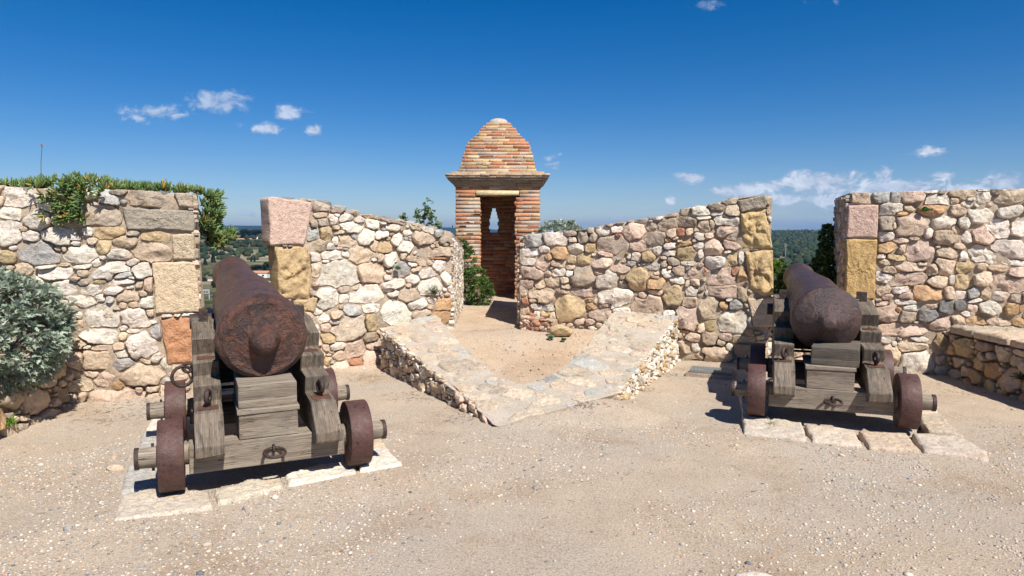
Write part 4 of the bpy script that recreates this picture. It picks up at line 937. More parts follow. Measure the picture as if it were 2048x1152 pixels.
def turret():
    root = thing("brick_turret", "small square brick sentry turret with dark doorway and pyramidal roof", "tower", (TX, TY, 0))
    rg = np.random.default_rng(401)
    J = Joined(); MJ = Joined()
    nparts = 0
    cube_F = np.array([[0, 1, 3, 2], [4, 6, 7, 5], [0, 4, 5, 1], [2, 3, 7, 6], [0, 2, 6, 4], [1, 5, 7, 3]])
    def mortar(x0, x1, y0, y1, z0, z1):
        V = np.array([[x, y, z] for x in (x0, x1) for y in (y0, y1) for z in (z0, z1)])
        MJ.add(V, cube_F, (1, 1, 1))
    cache = {}
    def brick(x0, x1, y0, y1, z0, z1, col, part):
        nonlocal nparts
        jx = .004
        key = (round((x1 - x0) / .03), round((y1 - y0) / .03), round((z1 - z0) / .006), int(rg.integers(5)))
        if part and nparts < 292:
            if key not in cache:
                V, F = unit_brick(rg.integers(9999), x1 - x0 - jx, y1 - y0 - jx, z1 - z0)
                cache[key] = mesh_data("brick", V, F, M_brick, False)
            ob = obj("brick", cache[key], root, ((x0 + x1) / 2, (y0 + y1) / 2, (z0 + z1) / 2 + rg.normal(0, .0018)), color=col); nparts += 1
            ob.rotation_euler = (0, rg.normal(0, .012), rg.normal(0, .010))
        else:
            V, F = unit_brick(int(rg.integers(9999)), x1 - x0 - jx, y1 - y0 - jx, z1 - z0)
            J.add(V + np.array([(x0 + x1) / 2, (y0 + y1) / 2, (z0 + z1) / 2]), F, col)
    def run(a, b, place, c, z0, z1, th, off, part, roof=False, tuck=.009):
        """bricks side by side from a to b; place(s0, s1, t0, t1) turns run coordinates into a box"""
        s_ = a + (off if off else 0)
        cuts = [a]
        if off: cuts.append(a + off)
        while cuts[-1] < b - .12: cuts.append(cuts[-1] + rg.uniform(.20, .31) * (1 if rg.random() > .25 else .55))
        cuts[-1] = b
        if len(cuts) > 2 and cuts[-1] - cuts[-2] < .07: cuts.pop(-2)
        for p, q in zip(cuts[:-1], cuts[1:]):
            out = rg.normal(0, .006) + (.0 if rg.random() > .14 else -.018)
            x0, x1, y0, y1 = place(p + rg.uniform(.003, .011), q - rg.uniform(.003, .011), out, th)
            brick(x0, x1, y0, y1, z0, z1, brick_col(rg, roof), part)
        x0, x1, y0, y1 = place(a + .006, b - .006, -tuck, th)
        return (x0, x1, y0, y1)
    # body courses
    zs = .25; ch = .0690; k = 0
    door = (-.302, .302); dz = 2.285; TH = .28
    while zs < 2.40:
        z0, z1 = zs + .009, zs + ch - .008
        off = (0, .12, .06)[k % 3] * rg.uniform(.8, 1.2) if k % 3 else 0
        front = lambda p, q, o, th: (p, q, -HW - o, -HW + th)
        back = lambda p, q, o, th: (p, q, HW - th, HW + o)
        left = lambda p, q, o, th: (-HW - o, -HW + th, p, q)
        right = lambda p, q, o, th: (HW - th, HW + o, p, q)
        if zs + ch <= dz + .01: spans = [(-HW, door[0]), (door[1], HW)]
        elif zs < dz + .085: spans = [(-HW, -.39), (.39, HW)]
        else: spans = [(-HW, HW)]
        for si, (a, b) in enumerate(spans):
            # the right jamb steps in and out a little
            jag = rg.uniform(-.012, .02) if si == 1 and zs < dz else 0
            x0, x1, y0, y1 = run(a + jag, b, front, 0, z0, z1, TH, off, zs > .62)
            mortar(x0 + .004, x1 - .004 if x1 > HW - .05 else x1 - .012, y0, y1 - .012, zs, zs + ch)
        # back wall with the loophole
        if 1.61 < zs < 2.05:
            f = (zs - 1.61) / .44
            hwid = .035 + (.035 if f < .75 else .0) + (.012 if k % 2 else -.008)
            cxs = -.10
            sp = [(-HW, cxs - hwid - (.01 if f > .5 else .02)), (cxs + hwid, HW)]
        else: sp = [(-HW, HW)]
        for a, b in sp:
            x0, x1, y0, y1 = run(a, b, back, 0, z0, z1, TH, off, False); mortar(x0, x1, y0 + .012, y1, zs, zs + ch)
        for side in (left, right):
            x0, x1, y0, y1 = run(-HW + TH, HW - TH, side, 0, z0, z1, TH, off, False); mortar(x0 + (.012 if side is right else 0), x1 - (.012 if side is left else 0), y0, y1, zs, zs + ch)
        zs += ch; k += 1
    ztop = zs
    # pale stone lintel
    V, F, c = worn_box(-.385, .385, -HW - .012, -HW + TH, 2.288, 2.378, 77)
    obj("lintel", mesh_data("lintel", V, F, M_stone, False), root, c, color=(.66, .52, .31))
    # ceiling slab closing the chamber
    mortar(-HW + .02, HW - .02, -HW + .02, HW - .02, ztop, ztop + .06)
    # corbelled cornice: thin courses stepping out
    z = ztop - .012
    prof = [(.780, .034), (.805, .036), (.845, .038), (.885, .038), (.912, .036), (.928, .036), (.83, .040)]
    for q, (hw, h) in enumerate(prof):
        darkc = (.34, .25, .17) if q < 5 else (.50, .36, .24)
        for side in range(4):
            s0 = -hw
            while s0 < hw - .02:
                s1 = min(hw, s0 + rg.uniform(.16, .3)); s1 = hw if hw - s1 < .08 else s1
                col = np.array(darkc) * (1 + rg.normal(0, .12))
                if side == 0: bx = (s0, s1, -hw + rg.normal(0, .002), -hw + .25)
                elif side == 1: bx = (s0, s1, hw - .25, hw)
                elif side == 2: bx = (-hw, -hw + .25, max(s0, -hw + .25), min(s1, hw - .25))
                else: bx = (hw - .25, hw, max(s0, -hw + .25), min(s1, hw - .25))
                if bx[1] - bx[0] > .01 and bx[3] - bx[2] > .01:
                    V, F = unit_brick(int(rg.integers(9999)), bx[1] - bx[0] - .003, bx[3] - bx[2] - .003, h - .003)
                    V = V + np.array([(bx[0] + bx[1]) / 2, (bx[2] + bx[3]) / 2, z + h / 2])
                    if side == 0 and q >= 4 and nparts < 292: pass
                    CJ.add(V, F, col)
                s0 = s1
        mortar(-hw + .012, hw - .012, -hw + .012, hw - .012, z - .001, z + h + .002)
        z += h
    obj("cornice", CJ.mesh("cornice", M_brick_j), root)
    # stepped roof: every course a little smaller, following the curved outline
    pz = [z, 2.70, 2.83, 3.04, 3.14, 3.25, 3.34, 3.43, 3.60, 3.67]; pw = [.715, .70, .675, .63, .595, .545, .465, .385, .26, .20]
    n = 0
    while z < 3.63:
        hgt = .062 if z < 3.3 else .055
        hw = float(np.interp(z + hgt / 2, pz, pw)) + rg.normal(0, .006)
        off = (0, .1, .05)[n % 3]
        th = min(.2, hw * .9)
        fr_ = lambda p, q, o, t_: (p, q, -hw - o, -hw + t_)
        bk = lambda p, q, o, t_: (p, q, hw - t_, hw + o)
        lf = lambda p, q, o, t_: (-hw - o, -hw + t_, p, q)
        rt = lambda p, q, o, t_: (hw - t_, hw + o, p, q)
        jl = rg.uniform(-.022, .012); jr = rg.uniform(-.012, .022)
        run(-hw + jl, hw + jr, fr_, 0, z + .008, z + hgt - .006, th, off, True, True)
        run(-hw, hw, bk, 0, z + .008, z + hgt - .006, th, off, False, True)
        if hw - th > .06:
            run(-hw + th, hw - th, lf, 0, z + .008, z + hgt - .006, th, off, False, True); run(-hw + th, hw - th, rt, 0, z + .008, z + hgt - .006, th, off, False, True)
        mortar(-hw + .013, hw - .013, -hw + .013, hw - .013, z - .002, z + hgt + .002)
        z += hgt; n += 1
    # rounded finial of mortar and brick
    A = 22; Vf = []; prof2 = [(.19, z - .03), (.19, z + .02), (.175, z + .055), (.14, z + .088), (.08, z + .106), (.02, z + .112)]
    for r_, zz in prof2:
        for q in range(A):
            a_ = 2 * math.pi * q / A; rr_ = r_ * (1 + .05 * vnoise(np.array([[math.cos(a_) * 3, math.sin(a_) * 3, zz * 20]]), 4)[0]); Vf.append((rr_ * math.cos(a_), rr_ * math.sin(a_), zz))
    Ff = [[k_ * A + q, k_ * A + (q + 1) % A, (k_ + 1) * A + (q + 1) % A, (k_ + 1) * A + q] for k_ in range(len(prof2) - 1) for q in range(A)] + [[(len(prof2) - 1) * A + q for q in range(A)]]
    me = mesh_data("finial", Vf, Ff, M_stone, True)
    obj("finial", me, root, color=(.50, .43, .34))
    me = MJ.mesh("mortar_core", M_mortar_dark); obj("mortar_core", me, root)
    obj("rear_bricks", J.mesh("rear_bricks", M_brick_j), root, kind="stuff")
    # chamber floor
    return root
CJ = Joined()
turret()
# ------------------------------------------------------------------ mesh primitives for the carriages
def prism_yz(profile, x0, x1, bev=.007, jit=.0015, seed=0, mat=None, name="part"):
    """solid with the given outline in (y, z), extruded from x0 to x1"""
    bm = bmesh.new()
    a = [bm.verts.new((x0, y, z)) for y, z in profile]; b = [bm.verts.new((x1, y, z)) for y, z in profile]
    n = len(profile)
    bm.faces.new(a); bm.faces.new(b[::-1])
    for i in range(n): bm.faces.new([a[i], b[i], b[(i + 1) % n], a[(i + 1) % n]])
    bmesh.ops.recalc_face_normals(bm, faces=bm.faces)
    if bev: bmesh.ops.bevel(bm, geom=list(bm.edges), offset=bev, segments=2, affect='EDGES', profile=.6)
    rg = np.random.default_rng(seed)
    for v in bm.verts: v.co += Vector(rg.normal(0, jit, 3).tolist())
    me = bpy.data.meshes.new(name); bm.to_mesh(me); bm.free()
    if mat: me.materials.append(mat)
    return me
def box_me(x0, x1, y0, y1, z0, z1, bev=.006, seed=0, mat=None, name="part", jit=.0012):
    return prism_yz([(y0, z0), (y1, z0), (y1, z1), (y0, z1)], x0, x1, bev, jit, seed, mat, name)
def lathe(profile, axis='X', A=36, mat=None, name="part", smooth=True, noise=None, center=(0, 0, 0)):
    """profile: (position along axis, radius)"""
    V = []
    for (s_, r_) in profile:
        for q in range(A):
            a_ = 2 * math.pi * q / A; c_, d_ = r_ * math.cos(a_), r_ * math.sin(a_)
            p = {'X': (s_, c_, d_), 'Y': (d_, s_, c_), 'Z': (c_, d_, s_)}[axis]; V.append(p)
    V = np.array(V, float)
    if noise is not None: V = noise(V)
    V += np.array(center)
    m = len(profile); F = []
    for k in range(m - 1):
        for q in range(A): F.append([k * A + q, k * A + (q + 1) % A, (k + 1) * A + (q + 1) % A, (k + 1) * A + q])
    F.append([q for q in range(A)][::-1]); F.append([(m - 1) * A + q for q in range(A)])
    me = mesh_data(name, V, F, mat, False)
    bm = bmesh.new(); bm.from_mesh(me); bmesh.ops.recalc_face_normals(bm, faces=bm.faces); bm.to_mesh(me); bm.free()
    if smooth:
        me.polygons.foreach_set("use_smooth", [True] * len(me.polygons))
        me.set_sharp_from_angle(angle=R(38))
    return me
def torus_me(Rm, r_, center, normal, A=28, B=10, mat=None, name="ring", sx=1.0):
    V = []; n = Vector(normal).normalized(); q = n.to_track_quat('Z', 'Y').to_matrix()
    for i in range(A):
        a_ = 2 * math.pi * i / A
        for j in range(B):
            b_ = 2 * math.pi * j / B; rr_ = Rm + r_ * math.cos(b_)
            v = q @ Vector((rr_ * math.cos(a_) * sx, rr_ * math.sin(a_), r_ * math.sin(b_))); V.append((v.x + center[0], v.y + center[1], v.z + center[2]))
    F = [[i * B + j, ((i + 1) % A) * B + j, ((i + 1) % A) * B + (j + 1) % B, i * B + (j + 1) % B] for i in range(A) for j in range(B)]
    return mesh_data(name, V, F, mat, True)
def rod_me(p, q, r_, A=10, mat=None, name="rod", r2=None):
    p, q = Vector(p), Vector(q); d = (q - p); M_ = d.to_track_quat('Z', 'Y').to_matrix(); r2 = r_ if r2 is None else r2
    V = []
    for base, rad in ((p, r_), (q, r2)):
        for k in range(A):
            a_ = 2 * math.pi * k / A; v = base + M_ @ Vector((rad * math.cos(a_), rad * math.sin(a_), 0)); V.append(v[:])
    F = [[k, (k + 1) % A, A + (k + 1) % A, A + k] for k in range(A)] + [list(range(A))[::-1], list(range(A, 2 * A))]
    return mesh_data(name, V, F, mat, False)

# ------------------------------------------------------------------ cannons
def cannon(label, loc, rz, zb, barrel_yaw, breech, elev, seed, dark, upper_shift=0.0, upper_yaw=0.0, left_ring=True):
    """local frame: origin on the plinth under the rear axle, +y towards the muzzle"""
    root = thing("cannon", label, "cannon", (loc[0], loc[1], zb), rz, None)
    rg = np.random.default_rng(seed)
    zA = .215; WB = 1.20
    barrel_mat = M_barrel_dark if dark else M_barrel_rust
    # axletrees, wheels
    for ai, ya in enumerate((0.0, WB)):
        ax = obj("axle", box_me(-.46, .46, ya - .085, ya + .085, .105, .275, .008, seed + ai, M_wood_x, "axle"), root)
        for s in (-1, 1):
            me = lathe([(s * .44, .055), (s * .46, .068), (s * .60, .066), (s * .745, .058)] if s > 0 else [(-.745, .058), (-.60, .066), (-.46, .068), (-.44, .055)], 'X', 24, M_wood_x, "axle_arm", center=(0, ya, zA))
            arm = obj("axle_arm", me, root)
            pr = [(s * .728, .058), (s * .728, .0655), (s * .752, .0655), (s * .752, .05)]
            obj("axle_cap", lathe(pr if s > 0 else pr[::-1], 'X', 24, M_iron, "axle_cap", center=(0, ya, zA)), arm)
            obj("linchpin", rod_me((s * .655, ya, zA - .082), (s * .655, ya + .01, zA + .082), .008, 8, M_iron, "linchpin"), arm)
            wx0, wx1 = .485, .625
            a_, b_ = (wx0, wx1) if s > 0 else (-wx1, -wx0)
            wheel = obj("wheel", lathe([(a_ + .006, .075), (a_ + .006, .20), (b_ - .006, .20), (b_ - .006, .075)], 'X', 36, M_wood_y, "wheel", center=(0, ya, zA)), root)
            obj("tyre", lathe([(a_, .196), (a_, .212), (a_ + .006, .2155), (b_ - .006, .2155), (b_, .212), (b_, .196)], 'X', 44, M_tyre, "tyre", center=(0, ya, zA)), wheel)
            for q in range(6):
                an = q * math.pi / 3 + .5 + rg.uniform(-.1, .1); xx = (a_ + b_) / 2 + (.035 if q % 2 else -.035)
                c = Vector((xx, ya + .215 * math.sin(an), zA + .215 * math.cos(an))); n_ = Vector((0, math.sin(an), math.cos(an)))
                obj("rivet", rod_me(c - n_ * .004, c + n_ * .004, .009, 8, M_iron, "rivet", .006), wheel)
    # cheeks: stepped side timbers
    prof = [(-.215, .235), (-.225, .305), (-.03, .455), (.10, .462), (.10, .462), (.225, .47), (.195, .585), (.42, .597), (.39, .700), (.62, .715), (.575, .828), (.98, .905), (1.42, .905), (1.42, .30), (1.30, .235), (.09, .235), (.085, .20), (-.10, .20)]
    prof = [p for k, p in enumerate(prof) if k == 0 or math.dist(p, prof[k - 1]) > .004]
    for s in (-1, 1):
        x0, x1 = (.262, .425) if s > 0 else (-.425, -.262)
        cheek = obj("cheek", prism_yz(prof, x0, x1, .010, .0014, seed + 20 + s, M_wood_y, "cheek"), root)
        xc = (x0 + x1) / 2
        pl = obj("iron_plate", box_me(xc - .06, xc + .06, .03, .135, .460, .4665, .001, 1, M_plate, "iron_plate", 0), cheek)
        obj("eyebolt", torus_me(.036, .0155, (xc, .09, .530), (0.96, .25 * s, 0) if not dark or s > 0 else (.9, -.4, 0), 26, 10, M_iron, "eyebolt"), cheek)
        obj("bolt_stem", rod_me((xc, .09, .464), (xc, .09, .500), .014, 10, M_iron, "bolt_stem"), cheek)
        obj("iron_plate", box_me(xc - .055, xc + .055, .46, .55, .705, .712, .001, 2, M_plate, "iron_plate", 0), cheek)
        obj("bolt_head", rod_me((xc, .505, .710), (xc, .505, .722), .020, 6, M_plate, "bolt_head", .014), cheek)
        # trunnion strap over the barrel
        obj("strap", box_me(xc - .030, xc + .030, .96, .985, .90, .99, .002, 3, M_iron, "strap", 0), cheek)
        obj("strap", box_me(xc - .030, xc + .030, 1.19, 1.215, .90, .975, .002, 4, M_iron, "strap", 0), cheek)
        # side ring through an eye on the outer face
        sx = s * .425
        if s < 0 and not dark: obj("eyebolt", torus_me(.030, .010, (sx + s * .030, .47, .655), (.1, 1, .1), 22, 8, M_iron, "eyebolt"), cheek)
        if s < 0 and not dark: obj("ring", torus_me(.066, .0115, (sx + s * .062, .47, .60), (.2 * s, .85, .0), 30, 8, M_iron, "ring", 1.0), cheek)
        for (yy, zz) in ((.30, .40), (.85, .60), (1.2, .5)):
            obj("bolt_head", rod_me((sx - s * .002, yy, zz), (sx + s * .018, yy, zz), .018, 8, M_iron, "bolt_head", .012), cheek)
        # weathering crack on the second step
        pts = [(xc + .012, .405), (xc + .004, .43), (xc + .020, .47), (xc + .006, .515), (xc + .018, .55), (xc + .008, .582)]
        V = []
        for (px_, pz_) in [(a, b) for a, b in pts]:
            yy = .4085 + (pz_ - .597) * .12 if False else .2085
            w_ = .004
            V += [(px_ - w_, .0, pz_), (px_ + w_, .0, pz_)]
    # transoms and bed
    obj("transom", box_me(-.262, .262, 1.02, 1.14, .42, .72, .008, 5, M_wood_dk_x, "transom"), root)
    obj("transom", box_me(-.262, .262, .56, .66, .22, .36, .008, 6, M_wood_dk_x, "transom"), root)
    obj("bed_plank", box_me(-.16, .16, .10, 1.05, .275, .30, .004, 7, M_wood_y, "bed_plank"), root)
    lower = obj("quoin_block", box_me(-.175, .175, -.075, .42, .278, .432, .005, 8, M_wood_x, "quoin_block"), root)
    obj("quoin_board", box_me(-.185, .185, -.085, .45, .434, .462, .004, 9, M_wood_x, "quoin_board"), root)
    up = obj("quoin_block", box_me(-.175, .175, -.05, .45, .0, .150, .008, 10, M_wood_dk_x if dark else M_wood_x, "quoin_block"), root, (upper_shift, 0, .464))
    up.rotation_euler = (0, 0, upper_yaw)
    # tie rod between the cheeks
    obj("tie_rod", rod_me((-.262, .72, .45), (.262, .72, .45), .012, 8, M_iron, "tie_rod"), root)
    # ring on the rear axletree
    er = obj("eyebolt", torus_me(.022, .009, (.02, -.100, .205), (1, 0, 0), 20, 8, M_iron, "eyebolt"), root)
    obj("ring", torus_me(.062, .0105, (.02, -.155, .196), (.0, -.18, 1), 30, 8, M_iron, "ring"), root)
    # barrel
    if dark:
        prof = [(-.185, .012), (-.182, .035), (-.165, .055), (-.145, .066), (-.125, .080), (-.105, .10), (-.085, .127), (-.065, .158), (-.045, .190), (-.028, .220), (-.010, .248), (.01, .268), (.03, .277), (.06, .279), (.085, .276), (.10, .268), (.13, .263)]
    else:
        prof = [(-.148, .004), (-.147, .020), (-.142, .036), (-.132, .052), (-.118, .066), (-.100, .078), (-.080, .087), (-.060, .092), (-.045, .096), (-.036, .105), (-.030, .125), (-.026, .155), (-.020, .185), (-.016, .212), (-.022, .232), (-.022, .244), (-.004, .262), (.008, .274), (.022, .283), (.05, .286), (.075, .284), (.092, .274), (.105, .266), (.13, .263)]
    y = .18
    while y < 1.0: prof.append((y, .262 - .030 * (y - .13))); y += .05
    prof += [(1.0, .236), (1.02, .226)]
    y = 1.06
    while y < 1.95: prof.append((y, .225 - .083 * (y - 1.02))); y += .045
    prof += [(1.97, .146), (2.02, .145), (2.07, .151), (2.11, .162), (2.15, .1675), (2.19, .166), (2.22, .158), (2.24, .15), (2.245, .135), (2.245, .075), (2.10, .07), (1.9, .07), (1.9, .01)]
    # resample around the breech for erosion
    k_ = .010 if not dark else .007
    def ero(V):
        q = V * np.array([1, 1, 1]); sd = seed
        n_ = V.copy(); n_[:, 1] = np.where(V[:, 1] < .02, -1.0 * 0, 0); ln = np.linalg.norm(n_, axis=1)[:, None]; rad = np.where(ln > .01, n_ / np.maximum(ln, .01), 0)
        f_ = fbm(q * 9, 4, sd) * k_ + np.clip(fbm(q * 26, 3, sd + 2), -1, .4) * k_ * .8
        V = V + rad * f_[:, None]
        back = (V[:, 1] < .02)
        V[back, 1] += fbm(q[back] * 16, 3, sd + 4) * k_ * 1.1
        return V
    me = lathe(prof, 'Y', 96, barrel_mat, "barrel", True, ero)
    br = obj("barrel", me, root, breech)
    br.rotation_euler = (elev, 0, barrel_yaw)
    for s in (-1, 1):
        obj("trunnion", rod_me((s * .18, 1.10, -.15), (s * .40, 1.10, -.15), .058, 24, M_iron, "trunnion"), br)
    return root
L_LOC, L_RZ = (-1.553, 4.264), R(25.0)
R_LOC, R_RZ = (2.577, 5.465), R(-20.2)
cannon("rusty iron cannon with orange rust on its breech, nearest the camera at left", L_LOC, L_RZ, .055, R(2.0), (0.0, .145, .870), R(8.0), 501, False)
cannon("dark brown iron cannon in the right gun opening, upper wedge block askew", R_LOC, R_RZ, .078, R(3.2), (-.02, .235, .800), R(6.0), 502, True, .035, R(-8))

# ------------------------------------------------------------------ stone plinths under the cannons
def plinth(label, polys, z, seed, soil):
    root = thing("stone_plinth", label, "plinth", (0, 0, 0))
    rg = np.random.default_rng(seed)
    fr = Frame((0, 0, z - .012), (1, 0, 0), (0, 1, 0))
    for poly, code in polys:
        lay_block(root, fr, poly, code, rg, prot=.012, depth=.13, lumps=.010, rough=.006, name="slab", mat=M_stone, joint=.003)
    P = np.array(soil); c = P.mean(0)
    # packed earth between the slabs
    V = []; F = []
    ring = [0, .35, .7, 1.0]
    m = 28; 
    cc, da, r = block_outline(soil, m)
    D = np.column_stack([np.cos(da), np.sin(da)]); A = len(da)
    for s_ in (1.0, .8, .6, .4, .2):
        xy = cc + D * (r * s_)[:, None]; P3 = np.column_stack([xy, np.zeros(A)])
        V.append(np.column_stack([xy, z - .018 + .008 * fbm(P3 * 6, 3, 3) + (-.03 if s_ == 1.0 else 0)]))
    V.append(np.array([[cc[0], cc[1], z - .015]])); V = np.vstack(V); i = np.arange(A); j = (i + 1) % A; Fs = []
    for k in range(4):
        a = k * A; Fs += [np.column_stack([a + i, a + j, a + A + j]), np.column_stack([a + i, a + A + j, a + A + i])]
    a = 4 * A; Fs.append(np.column_stack([a + i, a + j, np.full(A, 5 * A)]))
    obj("packed_earth", mesh_data("packed_earth", V, np.concatenate(Fs), M_gravel, True), root)
plinth('pale stone slab base under the left cannon', [([(-2.332, 3.951), (-2.168, 3.588), (-1.704, 3.793), (-1.835, 4.039), (-2.14, 4.088)], 's'), ([(-1.81, 4.023), (-1.7, 3.822), (-1.405, 4.105), (-1.498, 4.299), (-1.668, 4.235)], 's'), ([(-1.472, 4.29), (-1.389, 4.122), (-1.015, 4.345), (-1.07, 4.573), (-1.302, 4.521)], 'w'), ([(-1.047, 4.532), (-1.001, 4.374), (-0.739, 4.521), (-0.933, 4.906), (-1.049, 4.848)], 'w'), ([(-2.498, 4.281), (-2.355, 3.99), (-2.151, 4.122), (-2.328, 4.573), (-2.628, 4.625)], 'K'), ([(-2.91, 5.291), (-2.646, 4.657), (-2.339, 4.594), (-2.645, 5.433)], 'K'), ([(-3.091, 5.773), (-2.924, 5.333), (-2.659, 5.462), (-2.864, 6.083)], 'w'), ([(-1.054, 4.871), (-0.93, 4.93), (-1.173, 5.433), (-1.281, 5.291)], 'c')], 0.055, 510, [(-2.242, 4.116), (-0.927, 4.685), (-1.343, 6.351), (-3.244, 6.994), (-2.852, 5.503)])
plinth('pale stone slab base under the right cannon with one ochre slab', [([(2.065, 6.04), (1.785, 5.169), (2.196, 4.951), (2.366, 5.465), (2.139, 5.634)], 's'), ([(2.372, 5.421), (2.228, 4.963), (2.554, 4.855), (2.694, 5.264)], 's'), ([(2.704, 5.223), (2.57, 4.808), (2.9, 4.739), (3.052, 5.169)], 'c'), ([(3.087, 5.169), (2.918, 4.728), (3.243, 4.524), (3.356, 4.706), (3.41, 5.039), (3.222, 5.182)], 's'), ([(3.446, 5.698), (3.323, 5.435), (3.242, 5.209), (3.423, 5.064), (3.551, 5.435), (3.683, 5.763)], 'W'), ([(2.279, 6.815), (2.079, 6.095), (2.171, 5.698), (2.53, 6.593)], 'c'), ([(3.576, 6.189), (3.465, 5.73), (3.69, 5.796), (3.864, 6.285)], 'c')], 0.075, 511, [(2.175, 6.27), (2.175, 5.433), (2.619, 5.183), (3.107, 5.157), (3.856, 6.27), (4.235, 7.977), (3.171, 7.977)])
# ------------------------------------------------------------------ plants
def leaf_lobed(L=1.0, W=.5, lobes=3, curl=.18):
    """deeply lobed leaf along +y, tip bending down (-z)"""
    ys = np.linspace(0, 1, lobes * 2 + 2); V = []; F = []
    mid = []
    for k, y in enumerate(ys):
        zz = -curl * y * y + .03 * math.sin(y * 9)
        w = (W * (.95 if k % 2 else .38)) * math.sin(math.pi * min(1, .12 + y * .85)) ** .7 * .5
        if k == len(ys) - 1: w = .02
        V += [(-w, (y + (.07 if k % 2 else 0)) * L, zz + .10 * w), (0, y * L, zz - .02), (w, (y + (.07 if k % 2 else 0)) * L, zz + .10 * w)]
    for k in range(len(ys) - 1):
        a = 3 * k
        F += [(a, a + 1, a + 4, a + 3), (a + 1, a + 2, a + 5, a + 4)]
    return np.array(V), np.array(F)
def leaf_narrow(W=.22, curl=.15):
    V = []; ys = [0, .3, .65, 1.0]; ws = [.15, 1, .8, .05]
    for y, w in zip(ys, ws): V += [(-W * w / 2, y, -curl * y * y + .02), (0, y, -curl * y * y - .02), (W * w / 2, y, -curl * y * y + .02)]
    F = []
    for k in range(3): a = 3 * k; F += [(a, a + 1, a + 4, a + 3), (a + 1, a + 2, a + 5, a + 4)]
    return np.array(V), np.array(F)
def leaf_finger(W=.25, bend=.22):
    """three-sided fleshy leaf"""
    V = []; ys = [0, .35, .75, 1.0]; ws = [.8, 1, .8, .12]
    for y, w in zip(ys, ws):
        for q in range(3):
            a = math.pi / 2 + q * 2 * math.pi / 3; V.append((W * w / 2 * math.cos(a), y, bend * y * y + W * w / 2 * math.sin(a)))
    F = []
    for k in range(3):
        for q in range(3): F.append((k * 3 + q, k * 3 + (q + 1) % 3, k * 3 + 3 + (q + 1) % 3, k * 3 + 3 + q))
    return np.array(V), np.array(F)
def leaf_round(lobes=5):
    A = 10; V = [(0, .45, -.04)]
    for k in range(A):
        a = -math.pi / 2 + 2 * math.pi * k / A; r = .5 * (1.0 if k % 2 else .82)
        if k == 0: r = .2
        V.append((r * math.cos(a), .45 + r * math.sin(a), .05))
    F = [(0, 1 + k, 1 + (k + 1) % A) for k in range(A)]
    return np.array(V), np.array(F)
def scatter_leaves(proto, pos, dirs, size, cols, rg, roll=.6):
    """copies of a leaf at pos, pointing along dirs"""
    V0, F0 = proto; n = len(pos)
    d = dirs / (np.linalg.norm(dirs, axis=1)[:, None] + 1e-9)
    up = np.array([0, 0, 1.0]) + rg.normal(0, roll, (n, 3))
    x = np.cross(d, up); x /= np.linalg.norm(x, axis=1)[:, None] + 1e-9
    z = np.cross(x, d)
    V = (V0[None, :, 0:1] * x[:, None, :] + V0[None, :, 1:2] * d[:, None, :] + V0[None, :, 2:3] * z[:, None, :]) * np.asarray(size)[:, None, None] + pos[:, None, :]
    F = (F0[None] + (np.arange(n) * len(V0))[:, None, None]).reshape(-1, F0.shape[1])
    T = np.repeat(cols, len(V0), axis=0)
    return V.reshape(-1, 3), F, T
def leaf_cols(n, base, rg, k=.16, alt=None, pa=.2):
    c = np.array(base)[None] * (1 + rg.normal(0, k, (n, 1))) * (1 + rg.normal(0, .05, (n, 3)))
    if alt is not None:
        m = rg.random(n) < pa; c[m] = np.array(alt) * (1 + rg.normal(0, k, (m.sum(), 1)))
    return np.clip(c, .01, .8)
def rosettes(proto, centers, axes, per, size, cols, rg, spread=(.35, 1.25), roll=.4):
    """clusters of leaves fanning out from each centre about its axis"""
    P = []; D = []; S = []
    for c, a in zip(centers, axes):
        a = a / np.linalg.norm(a); t = np.cross(a, [0.3, .5, .8]); t /= np.linalg.norm(t); b = np.cross(a, t)
        k = per if isinstance(per, int) else rg.integers(*per)
        ph = rg.uniform(0, 6.28)
        for q in range(k):
            an = ph + q * 2.4; s = rg.uniform(*spread)
            d = a * math.cos(s) + (t * math.cos(an) + b * math.sin(an)) * math.sin(s)
            P.append(c + d * size * .08); D.append(d); S.append(size * rg.uniform(.7, 1.15))
    P = np.array(P); D = np.array(D); n = len(P)
    return scatter_leaves(proto, P, D, np.array(S), cols(n), rg, roll)
def finish_plant(root, V, F, T, mat, smooth=False, stems=None):
    me = mesh_data("foliage", V, F, mat, smooth, T); obj("foliage", me, root, kind="stuff")
    if stems:
        J = Joined()
        for p, q, r0, r1 in stems:
            me2 = rod_arrays(p, q, r0, r1); J.add(me2[0], me2[1])
        obj("stems", J.mesh("stems", M_twig), root, kind="stuff")
def rod_arrays(p, q, r0, r1, A=5):
    p, q = Vector(p), Vector(q); M_ = (q - p).to_track_quat('Z', 'Y').to_matrix(); V = []
    for base, rad in ((p, r0), (q, r1)):
        for k in range(A):
            a_ = 2 * math.pi * k / A; V.append((base + M_ @ Vector((rad * math.cos(a_), rad * math.sin(a_), 0)))[:])
    return np.array(V), np.array([[k, (k + 1) % A, A + (k + 1) % A, A + k] for k in range(A)])
SILVER = (.34, .39, .30)
